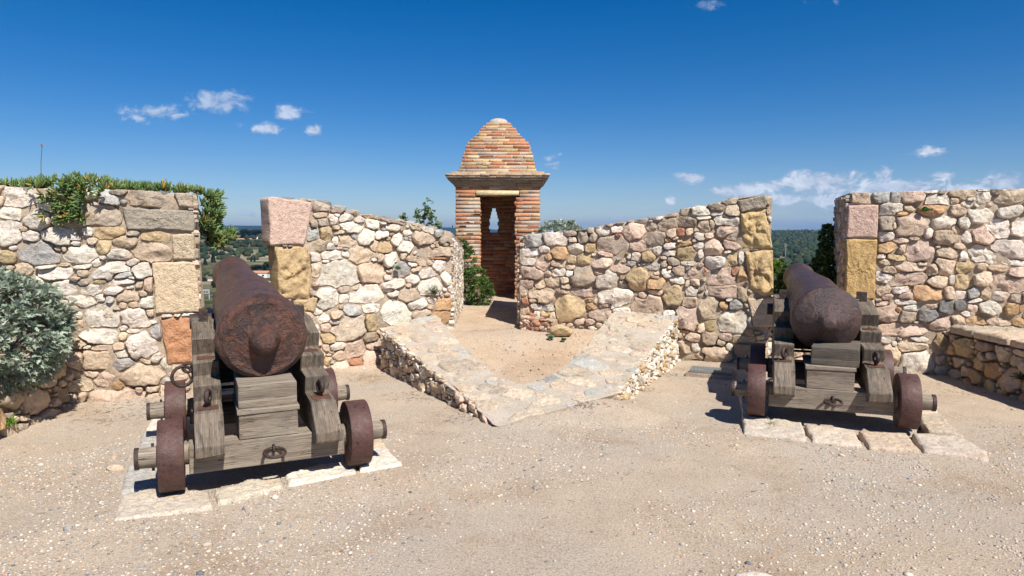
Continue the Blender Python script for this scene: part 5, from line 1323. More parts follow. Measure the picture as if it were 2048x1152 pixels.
def silver_bush(label, center, rad, n, leaf, seed, below=.0, dirbias=(0, 0, .35), group=None):
    rg = np.random.default_rng(seed)
    root = thing("silver_bush", label, "bush", (0, 0, 0), group=group)
    c = np.array(center); rad = np.array(rad)
    d = rg.normal(0, 1, (n * 2, 3)); d /= np.linalg.norm(d, axis=1)[:, None]
    d = d[(d[:, 2] > -1 + (1 - below))][:n] if below < 1 else d[:n]
    lump = 1 + .16 * fbm(d * 2.2 + seed, 3, seed)
    rr_ = rg.uniform(.72, 1.0, len(d)) ** .6 * lump
    P = c + d * rad * rr_[:, None]
    ax = d / rad * rad.mean() + np.array(dirbias) + rg.normal(0, .25, d.shape)
    V, F, T = rosettes(leaf_lobed(1, .55, 3, .22), P, ax, (5, 8), leaf, lambda m: leaf_cols(m, SILVER, rg, .20, (.20, .26, .19), .2), rg, (.25, 1.2), .5)
    stems = [(c - np.array([0, 0, rad[2] * .8]) + rg.normal(0, .03, 3), c + (P[k] - c) * .85, .007, .003) for k in rg.choice(len(P), 50)]
    finish_plant(root, V, F, T, M_silver, False, stems)
    return root
silver_bush("large silver-grey bush spilling over the bench at the left edge", (-4.35, 5.55, .78), (.66, .62, .53), 1350, .072, 601, below=.85, dirbias=(.1, -.1, .15))
silver_bush("silver-grey bush showing above the right merlon beside the turret", (.72, 10.35, 1.42), (.40, .38, .36), 480, .070, 602, below=.8)

# ice plant along the left wall top, hanging over the face and the end
def ice_plant():
    rg = np.random.default_rng(611)
    root = thing("ice_plant", "green ice plant trailing along the top and end of the left wall", "plant", (0, 0, 0))
    (x0, y0), (x1, y1) = WALLS['LW']; U = np.array([x1 - x0, y1 - y0]); L = np.linalg.norm(U); U /= L; In = np.array([-U[1], U[0]])
    C_, A_ = [], []
    def put(u, w, z, ax): C_.append(np.array([x0 + U[0] * u + In[0] * w, y0 + U[1] * u + In[1] * w, z])); A_.append(np.array(ax, float))
    for k in range(430):
        u = rg.uniform(-2.3, L + .02); w = rg.uniform(.05, .45)
        h = np.interp(u, [-2.3, .15, .45, .60, .80, .98, 1.10, 1.5, L], [.03, .02, .05, .10, .12, .09, .045, .045, .025])
        put(u, w, 2.005 - .012 * max(0, u) + h * rg.uniform(.05, 1.0), (rg.normal(0, .3), rg.normal(-.15, .3), 1))
    for k in range(70):   # over the face
        f_ = rg.random(); u = .80 - .05 * f_ + rg.normal(0, .13) * (1 - .6 * f_); put(u, -.04 - .05 * rg.random(), 2.06 - .33 * f_, (rg.normal(0, .5), -.8, .1 - .5 * f_))
    for k in range(190):  # down the end
        f_ = rg.random(); u = L + rg.uniform(.0, .14) + .07 * math.sin(f_ * 9) * f_; w = rg.uniform(.1, .85)
        put(u - .25 * w * 1.0 + .1, w, 2.0 - .52 * f_ ** .9, (.9, rg.normal(-.3, .4), .35 - .3 * f_))
    for k in range(26):
        put(L + .12 + rg.uniform(0, .16), .25 + rg.uniform(0, .1), 1.56 + rg.uniform(-.02, .05), (.8, -.2, .7))
    V, F, T = rosettes(leaf_finger(), C_, A_, (6, 9), .082, lambda m: leaf_cols(m, (.125, .20, .062), rg, .22, (.34, .22, .05), .10), rg, (.1, 1.05), .5)
    finish_plant(root, V, F, T, M_succ, False)
ice_plant()
def flower():
    x, y, z = -4.36, 6.4, 2.05
    root = thing("flower", "single pale pink flower on a thin tall stem above the left wall", "flower", (x, y, z))
    J = Joined(); pts = [(0, 0, 0), (-.012, 0, .10), (-.008, 0, .20), (.004, 0, .30), (.010, 0, .365)]
    for p, q in zip(pts[:-1], pts[1:]): a = rod_arrays(p, q, .0028, .0028); J.add(a[0], a[1], (.12, .13, .07))
    obj("stem", J.mesh("stem", M_leaf), root)
    rg = np.random.default_rng(5); n = 26; d = np.column_stack([np.cos(np.arange(n) * 2.4), np.sin(np.arange(n) * 2.4), rg.uniform(.15, .5, n)])
    V, F, T = scatter_leaves(leaf_narrow(.3, .1), np.tile([.010, 0, .368], (n, 1)), d, np.full(n, .026), leaf_cols(n, (.66, .48, .55), rg, .08), rg)
    obj("petals", mesh_data("petals", V, F, M_leaf, False, T), root)
flower()
def mallow():
    rg = np.random.default_rng(621)
    root = thing("leafy_plant", "tall green round-leaved plant standing behind the left merlon", "plant", (0, 0, 0))
    b = np.array([-1.28, 9.9, 1.35]); C_, A_, st = [], [], []
    twigs = [((0, 0, 0), (.02, 0, .68)), ((0, 0, .25), (-.30, 0, .50)), ((0, 0, .2), (.25, 0, .42)), ((.1, 0, .1), (.42, .05, .28)), ((-.02, 0, .35), (-.12, .02, .58)), ((0, 0, .3), (.14, -.03, .50)), ((0, 0, 0), (-.2, 0, .28)), ((.1, 0, .1), (.3, 0, .2)), ((0, 0, .45), (.09, 0, .62)), ((-.1,0,.1),(-.35,0,.42))]
    for p, q in twigs:
        p, q = np.array(p), np.array(q); st.append((b + p, b + q, .006, .004))
        for k in range(14):
            f_ = rg.uniform(.35, 1.05); C_.append(b + p + (q - p) * f_ + rg.normal(0, .028, 3)); A_.append(rg.normal(0, .7, 3) + (0, -.35, .5))
    V, F, T = rosettes(leaf_round(), C_, A_, (3, 5), .055, lambda m: leaf_cols(m, (.13, .20, .09), rg, .2, (.20, .27, .13), .2), rg, (.5, 1.4), .5)
    finish_plant(root, V, F, T, M_leaf, False, st)
mallow()
def green_bush(name, label, blobs, n, leaf, cols, seed, proto=None, spread=(.2, 1.1)):
    rg = np.random.default_rng(seed); root = thing(name, label, "bush", (0, 0, 0)); C_, A_ = [], []
    vol = np.array([b[1][0] * b[1][1] * b[1][2] for b in blobs]) ** .66; vol /= vol.sum()
    for (c, r_), f_ in zip(blobs, vol):
        m = int(n * f_) + 1; d = rg.normal(0, 1, (m, 3)); d /= np.linalg.norm(d, axis=1)[:, None]
        lump = 1 + .22 * fbm(d * 2.6 + seed, 3, seed)
        P = np.array(c) + d * np.array(r_) * (rg.uniform(.6, 1.0, m) ** .5 * lump)[:, None]; C_ += list(P); A_ += list(d + np.array([0, -.1, .45]) + rg.normal(0, .2, d.shape))
    V, F, T = rosettes(proto or leaf_narrow(), C_, A_, (6, 9), leaf, lambda m: leaf_cols(m, cols[0], rg, .25, cols[1], .22), rg, spread, .6)
    c0 = np.array(blobs[0][0]); st = [(c0 - (0, 0, blobs[0][1][2]), c0 + (np.array(C_[k]) - c0) * .8, .008, .003) for k in rg.choice(len(C_), 20)]
    finish_plant(root, V, F, T, M_leaf, False, st)
green_bush("green_bush", "dense green leafy bush growing beside the turret's left pier",
    [((-.62, 11.55, .70), (.20, .22, .34)), ((-.78, 11.4, 1.12), (.17, .2, .28)), ((-.52, 11.45, .62), (.19, .2, .24)), ((-.84, 11.35, 1.34), (.10, .14, .16))], 520, .075, ((.10, .18, .05), (.20, .27, .06)), 631, leaf_narrow(.26))
green_bush("ivy", "dark ivy clinging to the left end of the right wall",
    [((4.10, 8.95, 1.22), (.10, .18, .28)), ((4.20, 9.1, 1.55), (.08, .15, .15)), ((4.02, 8.7, .95), (.10, .2, .20)), ((4.0, 9.0, 1.0), (.12, .2, .18))], 430, .055, ((.055, .105, .028), (.20, .26, .05)), 632, leaf_round(), (.4, 1.3))
green_bush("yellow_green_shrub", "yellow-green shrub behind the sill of the right gun opening",
    [((3.40, 9.6, .82), (.26, .22, .24)), ((3.75, 9.75, .95), (.22, .2, .26)), ((3.12, 9.7, .75), (.25, .2, .2))], 420, .065, ((.16, .24, .04), (.30, .34, .06)), 633, leaf_round(), (.4, 1.3))
def tuft(label, c, n, h, col, seed, name="weed", proto=None, spread=.8, up=1.0, group=None):
    rg = np.random.default_rng(seed); root = thing(name, label, "weed", tuple(c), group=group)
    d = np.column_stack([rg.normal(0, spread, n), rg.normal(-.25, spread, n), np.abs(rg.normal(up, .4, n))])
    V, F, T = scatter_leaves(proto or leaf_narrow(.10, .25), rg.normal(0, h * .12, (n, 3)) + (0, -.01, 0), d, rg.uniform(.5, 1.1, n) * h, leaf_cols(n, col, rg, .25), rg)
    obj("foliage", mesh_data("foliage", V, F, M_leaf, False, T), root, kind="stuff")
tuft("grassy grey-green weed rooted in the left merlon near its right end", (-.99, 8.56, .86), 70, .11, (.13, .16, .075), 641, up=.6)
tuft("tiny bright green weed in the middle of the left merlon", (-1.38, 8.24, 1.18), 26, .05, (.12, .24, .05), 642, proto=leaf_round(), up=.3)
tuft("small green weed high on the right wall beside a white stone", (4.60, 7.66, 1.86), 30, .05, (.10, .22, .05), 643, proto=leaf_round(), up=.3)
tuft("low grey-green weed beside the loose boulder on the path", (.47, 8.18, .345), 34, .05, (.16, .22, .12), 644, proto=leaf_round(), up=.6)
tuft("tiny green weed under the loose boulder on the path", (.62, 8.10, .335), 24, .04, (.10, .20, .05), 645, proto=leaf_round(), up=.6)
tuft("bright green weed at the foot of the left bench", (-4.0, 5.35, .10), 60, .08, (.16, .30, .04), 646, up=.5)
tuft("pale dry weed under the right cannon's rear beam", (2.10, 5.42, .08), 20, .05, (.30, .34, .22), 647, up=.5)
tuft("dark green weed on the foot of the right bench at the frame edge", (4.9, 6.5, .22), 60, .10, (.07, .12, .04), 648, up=.4)

# ------------------------------------------------------------------ loose things on the ground
def boulder(name, label, cat, loc, rad, code, seed, flat=.6, ang=0, rough=.07):
    rg = np.random.default_rng(seed); bm = bmesh.new(); bmesh.ops.create_icosphere(bm, subdivisions=4, radius=1.0)
    V = np.array([v.co[:] for v in bm.verts]); F = np.array([[q.index for q in f.verts] for f in bm.faces]); bm.free()
    for k in range(9):
        n_ = rg.normal(0, 1, 3); n_ /= np.linalg.norm(n_); h = rg.uniform(.62, .9); s_ = V @ n_; V = V - n_ * np.maximum(s_ - h, 0)[:, None] * .9
    V = V * (1 + rough * 2 * fbm(V * 2.3 + seed, 4, seed)[:, None] + rough * fbm(V * 8 + seed, 3, seed)[:, None])
    V = V * np.array(rad); c_, s_ = math.cos(ang), math.sin(ang); V = V @ np.array([[c_, s_, 0], [-s_, c_, 0], [0, 0, 1]])
    me = mesh_data(name, V, F, M_stone, True); o = obj(name, me, None, loc, color=PAL[code]); return tag(o, label, cat)
boulder("boulder", "loose tan boulder lying on the path beside the brick footing", "rock", (.60, 8.32, .415), (.15, .12, .085), 'y', 701)
boulder("rock", "white rock on the ground beside the low wall's right flank", "rock", (1.20, 6.98, .045), (.085, .07, .065), 'w', 702)
boulder("rock", "pale grey rock at the right plinth's outer corner", "rock", (3.33, 4.53, .02), (.10, .075, .035), 'g', 703)
boulder("rock", "small cream rock beside the left plinth's outer edge", "rock", (-2.68, 4.50, .02), (.06, .05, .035), 'c', 704)
boulder("rock", "flat white rock half buried in gravel at the bottom frame edge", "rock", (1.13, 3.06, .0), (.10, .06, .02), 'w', 705)
boulder("rock", "small white rock just in front of the left cannon's rear ring", "rock", (-1.36, 4.30, .06), (.028, .024, .022), 'w', 706)

def footing():
    root = thing("brick_footing", "low worn footing of brick and stone at the right merlon's corner", "masonry", (0, 0, 0)); rg = np.random.default_rng(711)
    fr, L = frame_of((.10, 8.72), (.50, 8.50)); lay = Layout([(0, .32), (L, .32), (L, .52), (0, .55)])
    wall_core(root, (.10, 8.72), (.50, 8.50), (.12, 9.1), (.62, 8.95), lambda us: .555 - .06 * us / L + 0 * us, .2, seed=4, step=.03)
    lay.fill(600, .02, .045, list('rrpc'), rg, 2.2, gap=1.15); lay_stones(root, fr, lay, rg, prot=(.01, .02), limit=40, name="brick")
    for k in range(9):
        x0, y0 = .14 + rg.uniform(0, .36), 8.74 + rg.uniform(0, .25); w_ = rg.uniform(.05, .10); d_ = rg.uniform(.03, .045)
        V, F = unit_brick(k + 50, w_, d_, .03); obj("brick", mesh_data("brick", V, F, M_brick), root, (x0, y0, .558), color=brick_col(rg))
footing()
def access_cover():
    root = thing("access_cover", "dark ridged cover plate lying on the ground behind the right cannon", "cover", (2.245, 7.63, .035), R(-22)); rg = np.random.default_rng(3)
    obj("plate", box_me(-.22, .24, -.15, .15, .0, .035, .004, 1, M_iron_grey, "plate"), root)
    for k in range(12): obj("ridge", box_me(-.20 + k * .036, -.186 + k * .036, -.14, .14, .035, .043, .0015, k, M_iron_grey, "ridge", 0), root)
    obj("surround", box_me(-.25, .27, -.18, .18, -.05, .012, .004, 2, M_mortar, "surround"), root)
M_iron_grey = mat_flat("weathered_grey_metal", (.16, .165, .16), .6, .25, 12)
access_cover()

def pebbles():
    """gravel lying on the yard, sizes as in the photograph: one mesh"""
    rg = np.random.default_rng(721)
    bm = bmesh.new(); bmesh.ops.create_icosphere(bm, subdivisions=1, radius=1.0)
    protos = []
    base = np.array([v.co[:] for v in bm.verts]); F0 = np.array([[q.index for q in f.verts] for f in bm.faces]); bm.free()
    for k in range(8): protos.append(base * (1 + .22 * fbm(base * 1.6 + k * 7, 2, k)[:, None]) )
    def batch(n, x0, x1, y0, y1, s0, s1, zf, power=2.2, patch=True):
        x = rg.uniform(x0, x1, n); y = y0 + (y1 - y0) * rg.random(n) ** 1.25
        if patch:
            d = fbm(np.column_stack([x * .9, y * .9, 0 * x]), 3, 77) + .5 * fbm(np.column_stack([x * 3, y * 3, 0 * x]), 2, 78)
            keep = rg.random(n) < np.clip(.16 + 1.9 * d, .05, 1); x, y = x[keep], y[keep]
        n = len(x); s = s0 + (s1 - s0) * rg.random(n) ** power
        z = zf(x, y)
        sc = np.column_stack([s, s * rg.uniform(.6, .95, n), s * rg.uniform(.3, .6, n)]); an = rg.uniform(0, 6.28, n)
        pal = np.array([(.54, .46, .37), (.58, .50, .41), (.60, .54, .46), (.32, .31, .30), (.15, .155, .165), (.48, .37, .27), (.50, .27, .18), (.40, .36, .31), (.62, .50, .38), (.24, .26, .28)])
        col = pal[rg.choice(len(pal), n, p=[.2, .14, .05, .12, .08, .15, .04, .11, .08, .03])] * (1 + rg.normal(0, .1, (n, 1)))
        which = rg.integers(0, 8, n)
        for k in range(8):
            m = which == k
            if not m.any(): continue
            V = protos[k][None] * sc[m][:, None, :]; c_, s_ = np.cos(an[m])[:, None], np.sin(an[m])[:, None]
            V = np.stack([V[..., 0] * c_ - V[..., 1] * s_, V[..., 0] * s_ + V[..., 1] * c_, V[..., 2]], -1)
            V += np.column_stack([x[m], y[m], z[m] + sc[m][:, 2] * .25])[:, None, :]
            J.add(V.reshape(-1, 3), (F0[None] + (np.arange(m.sum()) * len(base))[:, None, None]).reshape(-1, 3), np.repeat(np.clip(col[m], .03, .85), len(base), axis=0))
    J = Joined()
    batch(38000, -4.0, 5.0, 2.3, 6.0, .002, .0085, ground_z, 2.6)
    batch(30000, -4.0, 5.0, 2.3, 5.6, .0035, .012, ground_z, 2.0)
    batch(1800, -4.0, 5.0, 2.3, 8.0, .006, .018, ground_z, 3.0)
    batch(260, -3.6, 4.6, 2.4, 8.0, .014, .032, ground_z, 2.0)
    ok = lambda x, y: ramp_z(y) + .006
    batch(700, -.5, 1.0, 6.9, 11, .004, .014, ok, 2.5, False)
    me = J.mesh("gravel", M_pebble, True); o = obj("gravel", me); tag(o, "loose gravel and pebbles strewn over the sandy yard", "gravel", kind="stuff")
M_pebble = mat_leaf("pebble", trans=0, rough=.85, spec=.25)
pebbles()
def litter():
    rg = np.random.default_rng(731); J = Joined()
    spots = [(-3.6, 5.9, .45, 130), (-3.3, 6.1, .3, 60), (-1.75, 7.5, .35, 90), (-.9, 6.6, .35, 90), (1.25, 6.85, .16, 130), (.62, 5.92, .16, 90), (1.7, 7.6, .4, 80), (3.9, 7.2, .5, 90), (4.6, 6.9, .4, 60), (-.4, 5.9, .3, 60), (2.0, 5.0, 1.5, 60), (0, 4.2, 1.6, 50), (.7, 7.6, .4, 30), (-2.0, 3.9, .6, 40)]
    for (x, y, r_, n) in spots:
        for k in range(n):
            px_, py2 = x + rg.normal(0, r_ * .6), y + rg.normal(0, r_ * .4); L = rg.uniform(.012, .055); a = rg.uniform(0, 3.14)
            z = float(ground_z(np.array([px_]), np.array([py2]))[0]) + .004 + rg.uniform(0, .006)
            if 7.0 < py2 < 9 and -.5 < px_ < 1.5: z = ramp_z(py2) + .012
            q = (px_ + L * math.cos(a), py2 + L * math.sin(a), z + rg.uniform(-.002, .006))
            v, f_ = rod_arrays((px_, py2, z), q, .0016, .001, 3); J.add(v, f_)
    o = obj("dry_litter", J.mesh("dry_litter", M_twig)); tag(o, "dry twigs and plant litter in patches on the ground", "litter", kind="stuff")
litter()
# ------------------------------------------------------------------ the valley: woods, houses, posts
def blob_proto(sub, seed, squash=.85):
    bm = bmesh.new(); bmesh.ops.create_icosphere(bm, subdivisions=sub, radius=1.0)
    V = np.array([v.co[:] for v in bm.verts]); F = np.array([[q.index for q in f.verts] for f in bm.faces]); bm.free()
    V = V * (1 + .35 * fbm(V * 1.7 + seed * 3, 3, seed)[:, None]); V[:, 2] *= squash; V[:, 2] += .55
    return V, F
def in_left_clearing(x, y):
    d = np.hypot(x, y); az = np.arctan2(x, y)
    L = az < -.15
    return L & (((d > 770) & (d < 960)) | ((d > 470) & (d < 690)) | ((d > 1190) & (d < 1330)))
def woods():
    rg = np.random.default_rng(801); J = Joined()
    near = [blob_proto(2, k) for k in range(5)]; far = [blob_proto(1, 20 + k) for k in range(4)]
    def place(n, d0, d1, s0, s1, protos, az0=-.62, az1=.66, keepf=.35):
        az = rg.uniform(az0, az1, n); d = np.sqrt(rg.uniform(d0 ** 2, d1 ** 2, n)); x, y = d * np.sin(az), d * np.cos(az)
        m = ~in_left_clearing(x, y); P = np.column_stack([x / 130, y / 130, 0 * x]); dens = fbm(P, 3, 55)
        m &= (dens > -keepf) ; x, y, d = x[m], y[m], d[m]; n = len(x); z = terrain_z(x, y)
        s = rg.uniform(s0, s1, n); c = np.array([.028, .043, .019])[None] * (1 + rg.normal(0, .22, (n, 1))) + np.array([.02, .012, 0])[None] * (rg.random((n, 1)) < .25)
        w = rg.integers(0, len(protos), n)
        for k, (V0, F0) in enumerate(protos):
            q = w == k
            if not q.any(): continue
            sc = np.column_stack([s[q] * rg.uniform(.85, 1.2, q.sum()), s[q] * rg.uniform(.85, 1.2, q.sum()), s[q] * rg.uniform(.85, 1.25, q.sum())])
            V = V0[None] * sc[:, None, :] + np.column_stack([x[q], y[q], z[q]])[:, None, :]
            J.add(V.reshape(-1, 3), (F0[None] + (np.arange(q.sum()) * len(V0))[:, None, None]).reshape(-1, 3), np.clip(np.repeat(c[q], len(V0), axis=0), .012, .2))
    place(700, 60, 330, 1.2, 2.6, near, keepf=.1)
    place(1500, 330, 800, 2.0, 4.2, near, keepf=.12)
    place(3600, 800, 1400, 3.2, 5.2, near, keepf=.5)
    place(9000, 1400, 2300, 4.0, 7.0, far, keepf=.45)
    place(9000, 2300, 3300, 5.0, 9.0, far, keepf=.6)
    o = obj("woods", J.mesh("woods", M_far)); tag(o, "dark pine woods covering the valley and hills beyond the walls", "woods", kind="stuff")
woods()
def ray_px(px, py, d):
    """point seen at that place of the picture at ground distance d, returned as world metres"""
    u, v, _, _, _ = px_dir(px, py, 0, 0, 0); return (u * d, d, 1.6 + v * d)
M_wall_p = mat_flat("pale_render", (.56, .50, .42)); M_wall_w = mat_flat("white_render", (.72, .70, .66)); M_wall_s = mat_flat("old_stone", (.42, .36, .28), nz=.3, scale=.5)
M_roof = mat_flat("terracotta", (.46, .22, .13)); M_glass = mat_flat("dark_window", (.05, .055, .06), .3); M_post = mat_flat("grey_post", (.42, .42, .42))
M_bark = mat_flat("bark", (.10, .075, .055))
def house(name, label, cat, px0, px1, pyt, pyb, d, depth, roof=None, windows=0, mat=None, hip=False, drop=14):
    xa, _, zt = ray_px(px0, pyt, d); xb, _, zb = ray_px(px1, pyb, d)
    root = thing(name, label, cat, ((xa + xb) / 2, d, zb)); w = (xb - xa) / 2; h = zt - zb
    rh = h * .28 if roof else 0
    obj("wall", box_me(-w, w, 0, depth, -drop, h - rh, 0, 1, mat or M_wall_p, "wall", 0), root)
    if roof:
        e = w * .05 + .2
        if hip: V = [(-w - e, -e, h - rh), (w + e, -e, h - rh), (w + e, depth + e, h - rh), (-w - e, depth + e, h - rh), (-w * .4, depth / 2, h), (w * .4, depth / 2, h)]
        else: V = [(-w - e, -e, h - rh), (w + e, -e, h - rh), (w + e, depth + e, h - rh), (-w - e, depth + e, h - rh), (-w - e, depth / 2, h), (w + e, depth / 2, h)]
        F = [[0, 1, 5, 4], [1, 2, 5], [2, 3, 4, 5], [3, 0, 4], [3, 2, 1, 0]]
        obj("roof", mesh_data("roof", V, F, roof), root)
    for k in range(windows):
        cx = -w + (k + .5) * 2 * w / windows; ww = min(.45 * w / windows, 1.0); hh = min((h - rh) * .25, 1.1)
        obj("window", box_me(cx - ww, cx + ww, -.12, .1, (h - rh) * .45 - hh / 2, (h - rh) * .45 + hh, 0, 1, M_glass, "window", 0), root)
house("villa", "cream villa with terracotta roof on the far hilltop at left", "house", 428, 458, 467, 478, 1290, 14, M_roof, 4, hip=True)
house("boxy_house", "white flat-roofed house at the right end of the far hilltop wall", "house", 511, 534, 474, 485, 1275, 10, None, 3, M_wall_w)
house("long_building", "long low stone building along the far hilltop crest", "building", 465, 524, 476.5, 485, 1285, 10, M_roof, 0, M_wall_s)
house("retaining_wall", "pale terrace retaining wall below the far hilltop house", "wall", 404, 540, 480, 487, 1255, 3, None, 0, M_wall_s)
house("terrace_wall", "upper pale stone terrace wall across the cemetery slope", "wall", 492, 556, 512, 518, 940, 2, None, 0, M_wall_s)
house("terrace_wall", "middle pale stone terrace wall beside the thin cypresses", "wall", 486, 556, 521, 527, 890, 2, None, 0, M_wall_s)
house("terrace_wall", "lowest pale stone terrace wall beside the left cannon's muzzle", "wall", 396, 500, 531, 536, 850, 2, None, 0, M_wall_p)
house("terrace_wall", "long pale terrace wall left of the broad cypress, near the left wall's end", "wall", 394, 436, 519, 524, 900, 2, None, 0, M_wall_p)
house("white_chapel", "small white chapel with a dark arched door among the terraces", "building", 416, 425, 538, 550, 800, 4, None, 1, M_wall_w)
house("tomb", "low pale cemetery building left of the white chapel", "building", 396, 412, 547, 555, 760, 4, None, 2, M_wall_p)
house("shed", "low grey-white shed below the white chapel", "building", 412, 428, 560, 568, 600, 5, None, 0, M_wall_w)
house("warehouse", "white warehouse with thin terracotta roof beside the left cannon barrel", "building", 502, 534, 542, 556, 640, 12, M_roof, 2, M_wall_w)
house("warehouse", "smaller white warehouse partly behind the yellow sandstone block", "building", 544, 575, 543, 553, 645, 12, M_roof, 1, M_wall_w)
house("yard_wall", "long pale yard wall below the two warehouses", "wall", 524, 580, 563, 570, 560, 3, None, 0, M_wall_p)
house("low_house", "nearest terracotta-roofed house below the billboard", "house", 546, 590, 580, 594, 430, 9, M_roof, 2, M_wall_p)
house("small_shed", "tiny pale shed in the middle of the right-hand valley", "building", 1549, 1556, 512, 515, 1050, 6, None, 0, M_wall_p)
def cypress(label, px, pyt, pyb, d, wpx, seed, group=None):
    x, y, zb = ray_px(px, pyb, d); _, _, zt = ray_px(px, pyt, d); h = zt - zb; w = wpx / 1365 * d / 2
    root = thing("cypress", label, "tree", (x, y, zb), group=group); rg = np.random.default_rng(seed)
    n = 700; f_ = rg.random(n) ** .8; an = rg.uniform(0, 6.28, n); rad = w * np.interp(f_, [0, .15, .5, 1], [.75, 1, .75, .05]) * rg.uniform(.5, 1.05, n)
    P = np.column_stack([rad * np.cos(an), rad * np.sin(an), h * (.06 + .94 * f_)]); D = np.column_stack([np.cos(an) * .5, np.sin(an) * .5, np.full(n, 1.)])
    V, F, T = scatter_leaves(leaf_narrow(.5, .1), P, D, np.full(n, h * .09), leaf_cols(n, (.030, .046, .022), rg, .3), rg)
    obj("crown", mesh_data("crown", V, F, M_far, False, T), root); obj("trunk", rod_me((0, 0, -14), (0, 0, h * .4), w * .12, 8, M_bark, "trunk"), root)
cypress("broad dark cypress beside the end of the left wall", 411, 519, 546, 830, 13, 1)
cypress("tall dark cypress just left of the left cannon's muzzle", 427, 506, 534, 860, 10, 2)
cypress("thin cypress right of the cannon muzzle, left one of a close pair", 503, 514, 532, 880, 3.6, 3)
cypress("thin cypress right of the cannon muzzle, right one of a close pair", 509.5, 513, 532, 880, 3.6, 4)
def round_tree(label, px, pyt, pyb, d, wpx, seed, col=(.045, .065, .026)):
    x, y, zb = ray_px(px, pyb, d); _, _, zt = ray_px(px, pyt, d); h = zt - zb; w = wpx / 1365 * d / 2
    root = thing("round_tree", label, "tree", (x, y, zb)); rg = np.random.default_rng(seed)
    n = 1100; dd = rg.normal(0, 1, (n, 3)); dd /= np.linalg.norm(dd, axis=1)[:, None]; lump = 1 + .3 * fbm(dd * 2 + seed, 3, seed)
    P = dd * np.array([w, w, h * .45]) * (lump * rg.uniform(.6, 1, n) ** .5)[:, None] + (0, 0, h * .55)
    V, F, T = scatter_leaves(leaf_round(), P, dd + (0, 0, .3), np.full(n, w * .30), leaf_cols(n, col, rg, .3), rg)
    obj("crown", mesh_data("crown", V, F, M_far, False, T), root); obj("trunk", rod_me((0, 0, -14), (0, 0, h * .5), w * .1, 8, M_bark, "trunk"), root)
for k, a in enumerate([("round green tree above the smaller warehouse", 537, 526, 546, 700, 22), ("dark tree between the two warehouses", 541, 536, 557, 660, 13), ("low bushy tree right of the cannon muzzle", 516, 532, 546, 720, 26),
        ("round tree at the yellow sandstone block's edge", 560, 525, 545, 720, 20), ("dark hilltop pine left of the flat-roofed house", 491, 459, 476, 1350, 20), ("broad hilltop pine behind the flat-roofed house", 513, 461, 477, 1360, 24),
        ("hilltop pine right of the villa", 470, 465, 477, 1340, 16), ("hilltop pine half hidden by the pink block", 535, 465, 478, 1350, 20), ("pale scrubby tree below the broad cypress", 406, 553, 572, 590, 16), ("green tree beside the cannon muzzle above the sign", 433, 560, 578, 520, 16)]):
    round_tree(*a[:6], 810 + k, **({} if k != 8 else dict(col=(.13, .12, .08))))
def post(name, label, cat, px, pyt, pyb, d, r_, arms=0):
    x, y, zb = ray_px(px, pyb, d); _, _, zt = ray_px(px, pyt, d); root = thing(name, label, cat, (x, y, zb)); h = zt - zb
    obj("shaft", rod_me((0, 0, -15), (0, 0, h), r_, 8, M_post, "shaft", r_ * .6), root)
    for k in range(arms): obj("crossarm", rod_me((-h * .09, 0, h * (.95 - .1 * k)), (h * .09, 0, h * (.95 - .1 * k)), r_ * .4, 6, M_post, "crossarm"), root)
post("radio_mast", "very thin radio mast rising above the far left hilltop", "mast", 452.5, 443, 476, 1320, .45, 0)
post("utility_pole", "pale utility pole on the wooded slope above the cypresses", "pole", 510, 501, 520, 930, .35, 0)
post("power_pylon", "thin lattice-like pylon in the right-hand valley", "pylon", 1570.5, 487, 524, 1000, .45, 2)
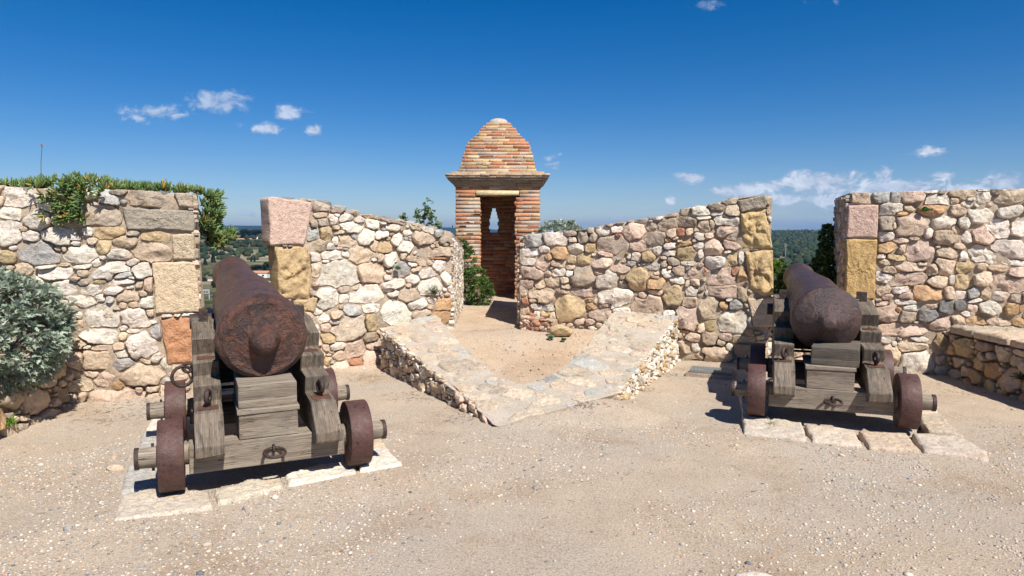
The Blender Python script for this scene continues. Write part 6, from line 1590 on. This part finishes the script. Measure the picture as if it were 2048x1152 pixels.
def roadside_sign():
    d = 430; x, y, zb = ray_px(419, 603, d); root = thing("roadside_sign", "grey roadside sign panel on one white post beyond the left wall", "sign", (x, y, zb))
    obj("post", box_me(-.25, .25, -.25, .25, -9, 7.4, 0, 1, M_post, "post", 0), root)
    pn = obj("panel", box_me(-6.4, .3, -.55, -.30, 4.9, 7.4, 0, 1, M_post, "panel", 0), root)
    for k in range(6): obj("letter", box_me(-5.9 + k * 1.0, -5.3 + k * 1.0, -.62, -.56, 5.4, 6.9, 0, 1, M_glass, "letter", 0), pn)
    obj("brace", box_me(-6.4, .3, -.28, -.1, 7.5, 7.7, 0, 1, M_post, "brace", 0), root)
roadside_sign()
def billboard():
    d = 470; x, y, zb = ray_px(556, 581, d); root = thing("billboard", "small colourful billboard panel beside the yellow sandstone block", "sign", (x, y, zb))
    for s in (-1, 1): obj("post", box_me(s * 1.6 - .15, s * 1.6 + .15, 0, .3, -9, 4, 0, 1, M_post, "post", 0), root)
    for k, (a, b, c, e, col) in enumerate([(-2.3, -.6, 2.4, 4.4, (.35, .06, .08)), (-.6, 2.3, 2.4, 4.4, (.45, .35, .45)), (-2.3, .4, .6, 2.4, (.08, .16, .35)), (.4, 2.3, .6, 2.4, (.50, .52, .55))]):
        obj("panel", box_me(a, b, -.2, -.02, c, e, 0, 1, mat_flat("board_colour", col, nz=.4, scale=.9), "panel", 0), root)
billboard()

# ------------------------------------------------------------------ air between here and the far hills
def haze():
    m = bpy.data.materials.new("air"); m.use_nodes = True; t = m.node_tree; t.nodes.clear()
    o_ = N(t, "ShaderNodeOutputMaterial"); v = N(t, "ShaderNodeVolumePrincipled")
    v.inputs["Color"].default_value = (.22, .52, 1.0, 1); v.inputs["Density"].default_value = HAZE_DENSITY; v.inputs["Anisotropy"].default_value = .2
    t.links.new(v.outputs[0], o_.inputs["Volume"])
    x, y0, y1, z0, z1 = 20200, -20200, 20200, -80, 260
    V = [(-x, y0, z0), (x, y0, z0), (x, y1, z0), (-x, y1, z0), (-x, y0, z1), (x, y0, z1), (x, y1, z1), (-x, y1, z1)]
    F = [[0, 3, 2, 1], [4, 5, 6, 7], [0, 1, 5, 4], [1, 2, 6, 5], [2, 3, 7, 6], [3, 0, 4, 7]]
    o = obj("haze", mesh_data("haze", V, F, m)); o["kind"] = "stuff"; o["label"] = "thin blue haze in the air over the valley"; o["category"] = "haze"
HAZE_DENSITY = 6.0e-5
haze()
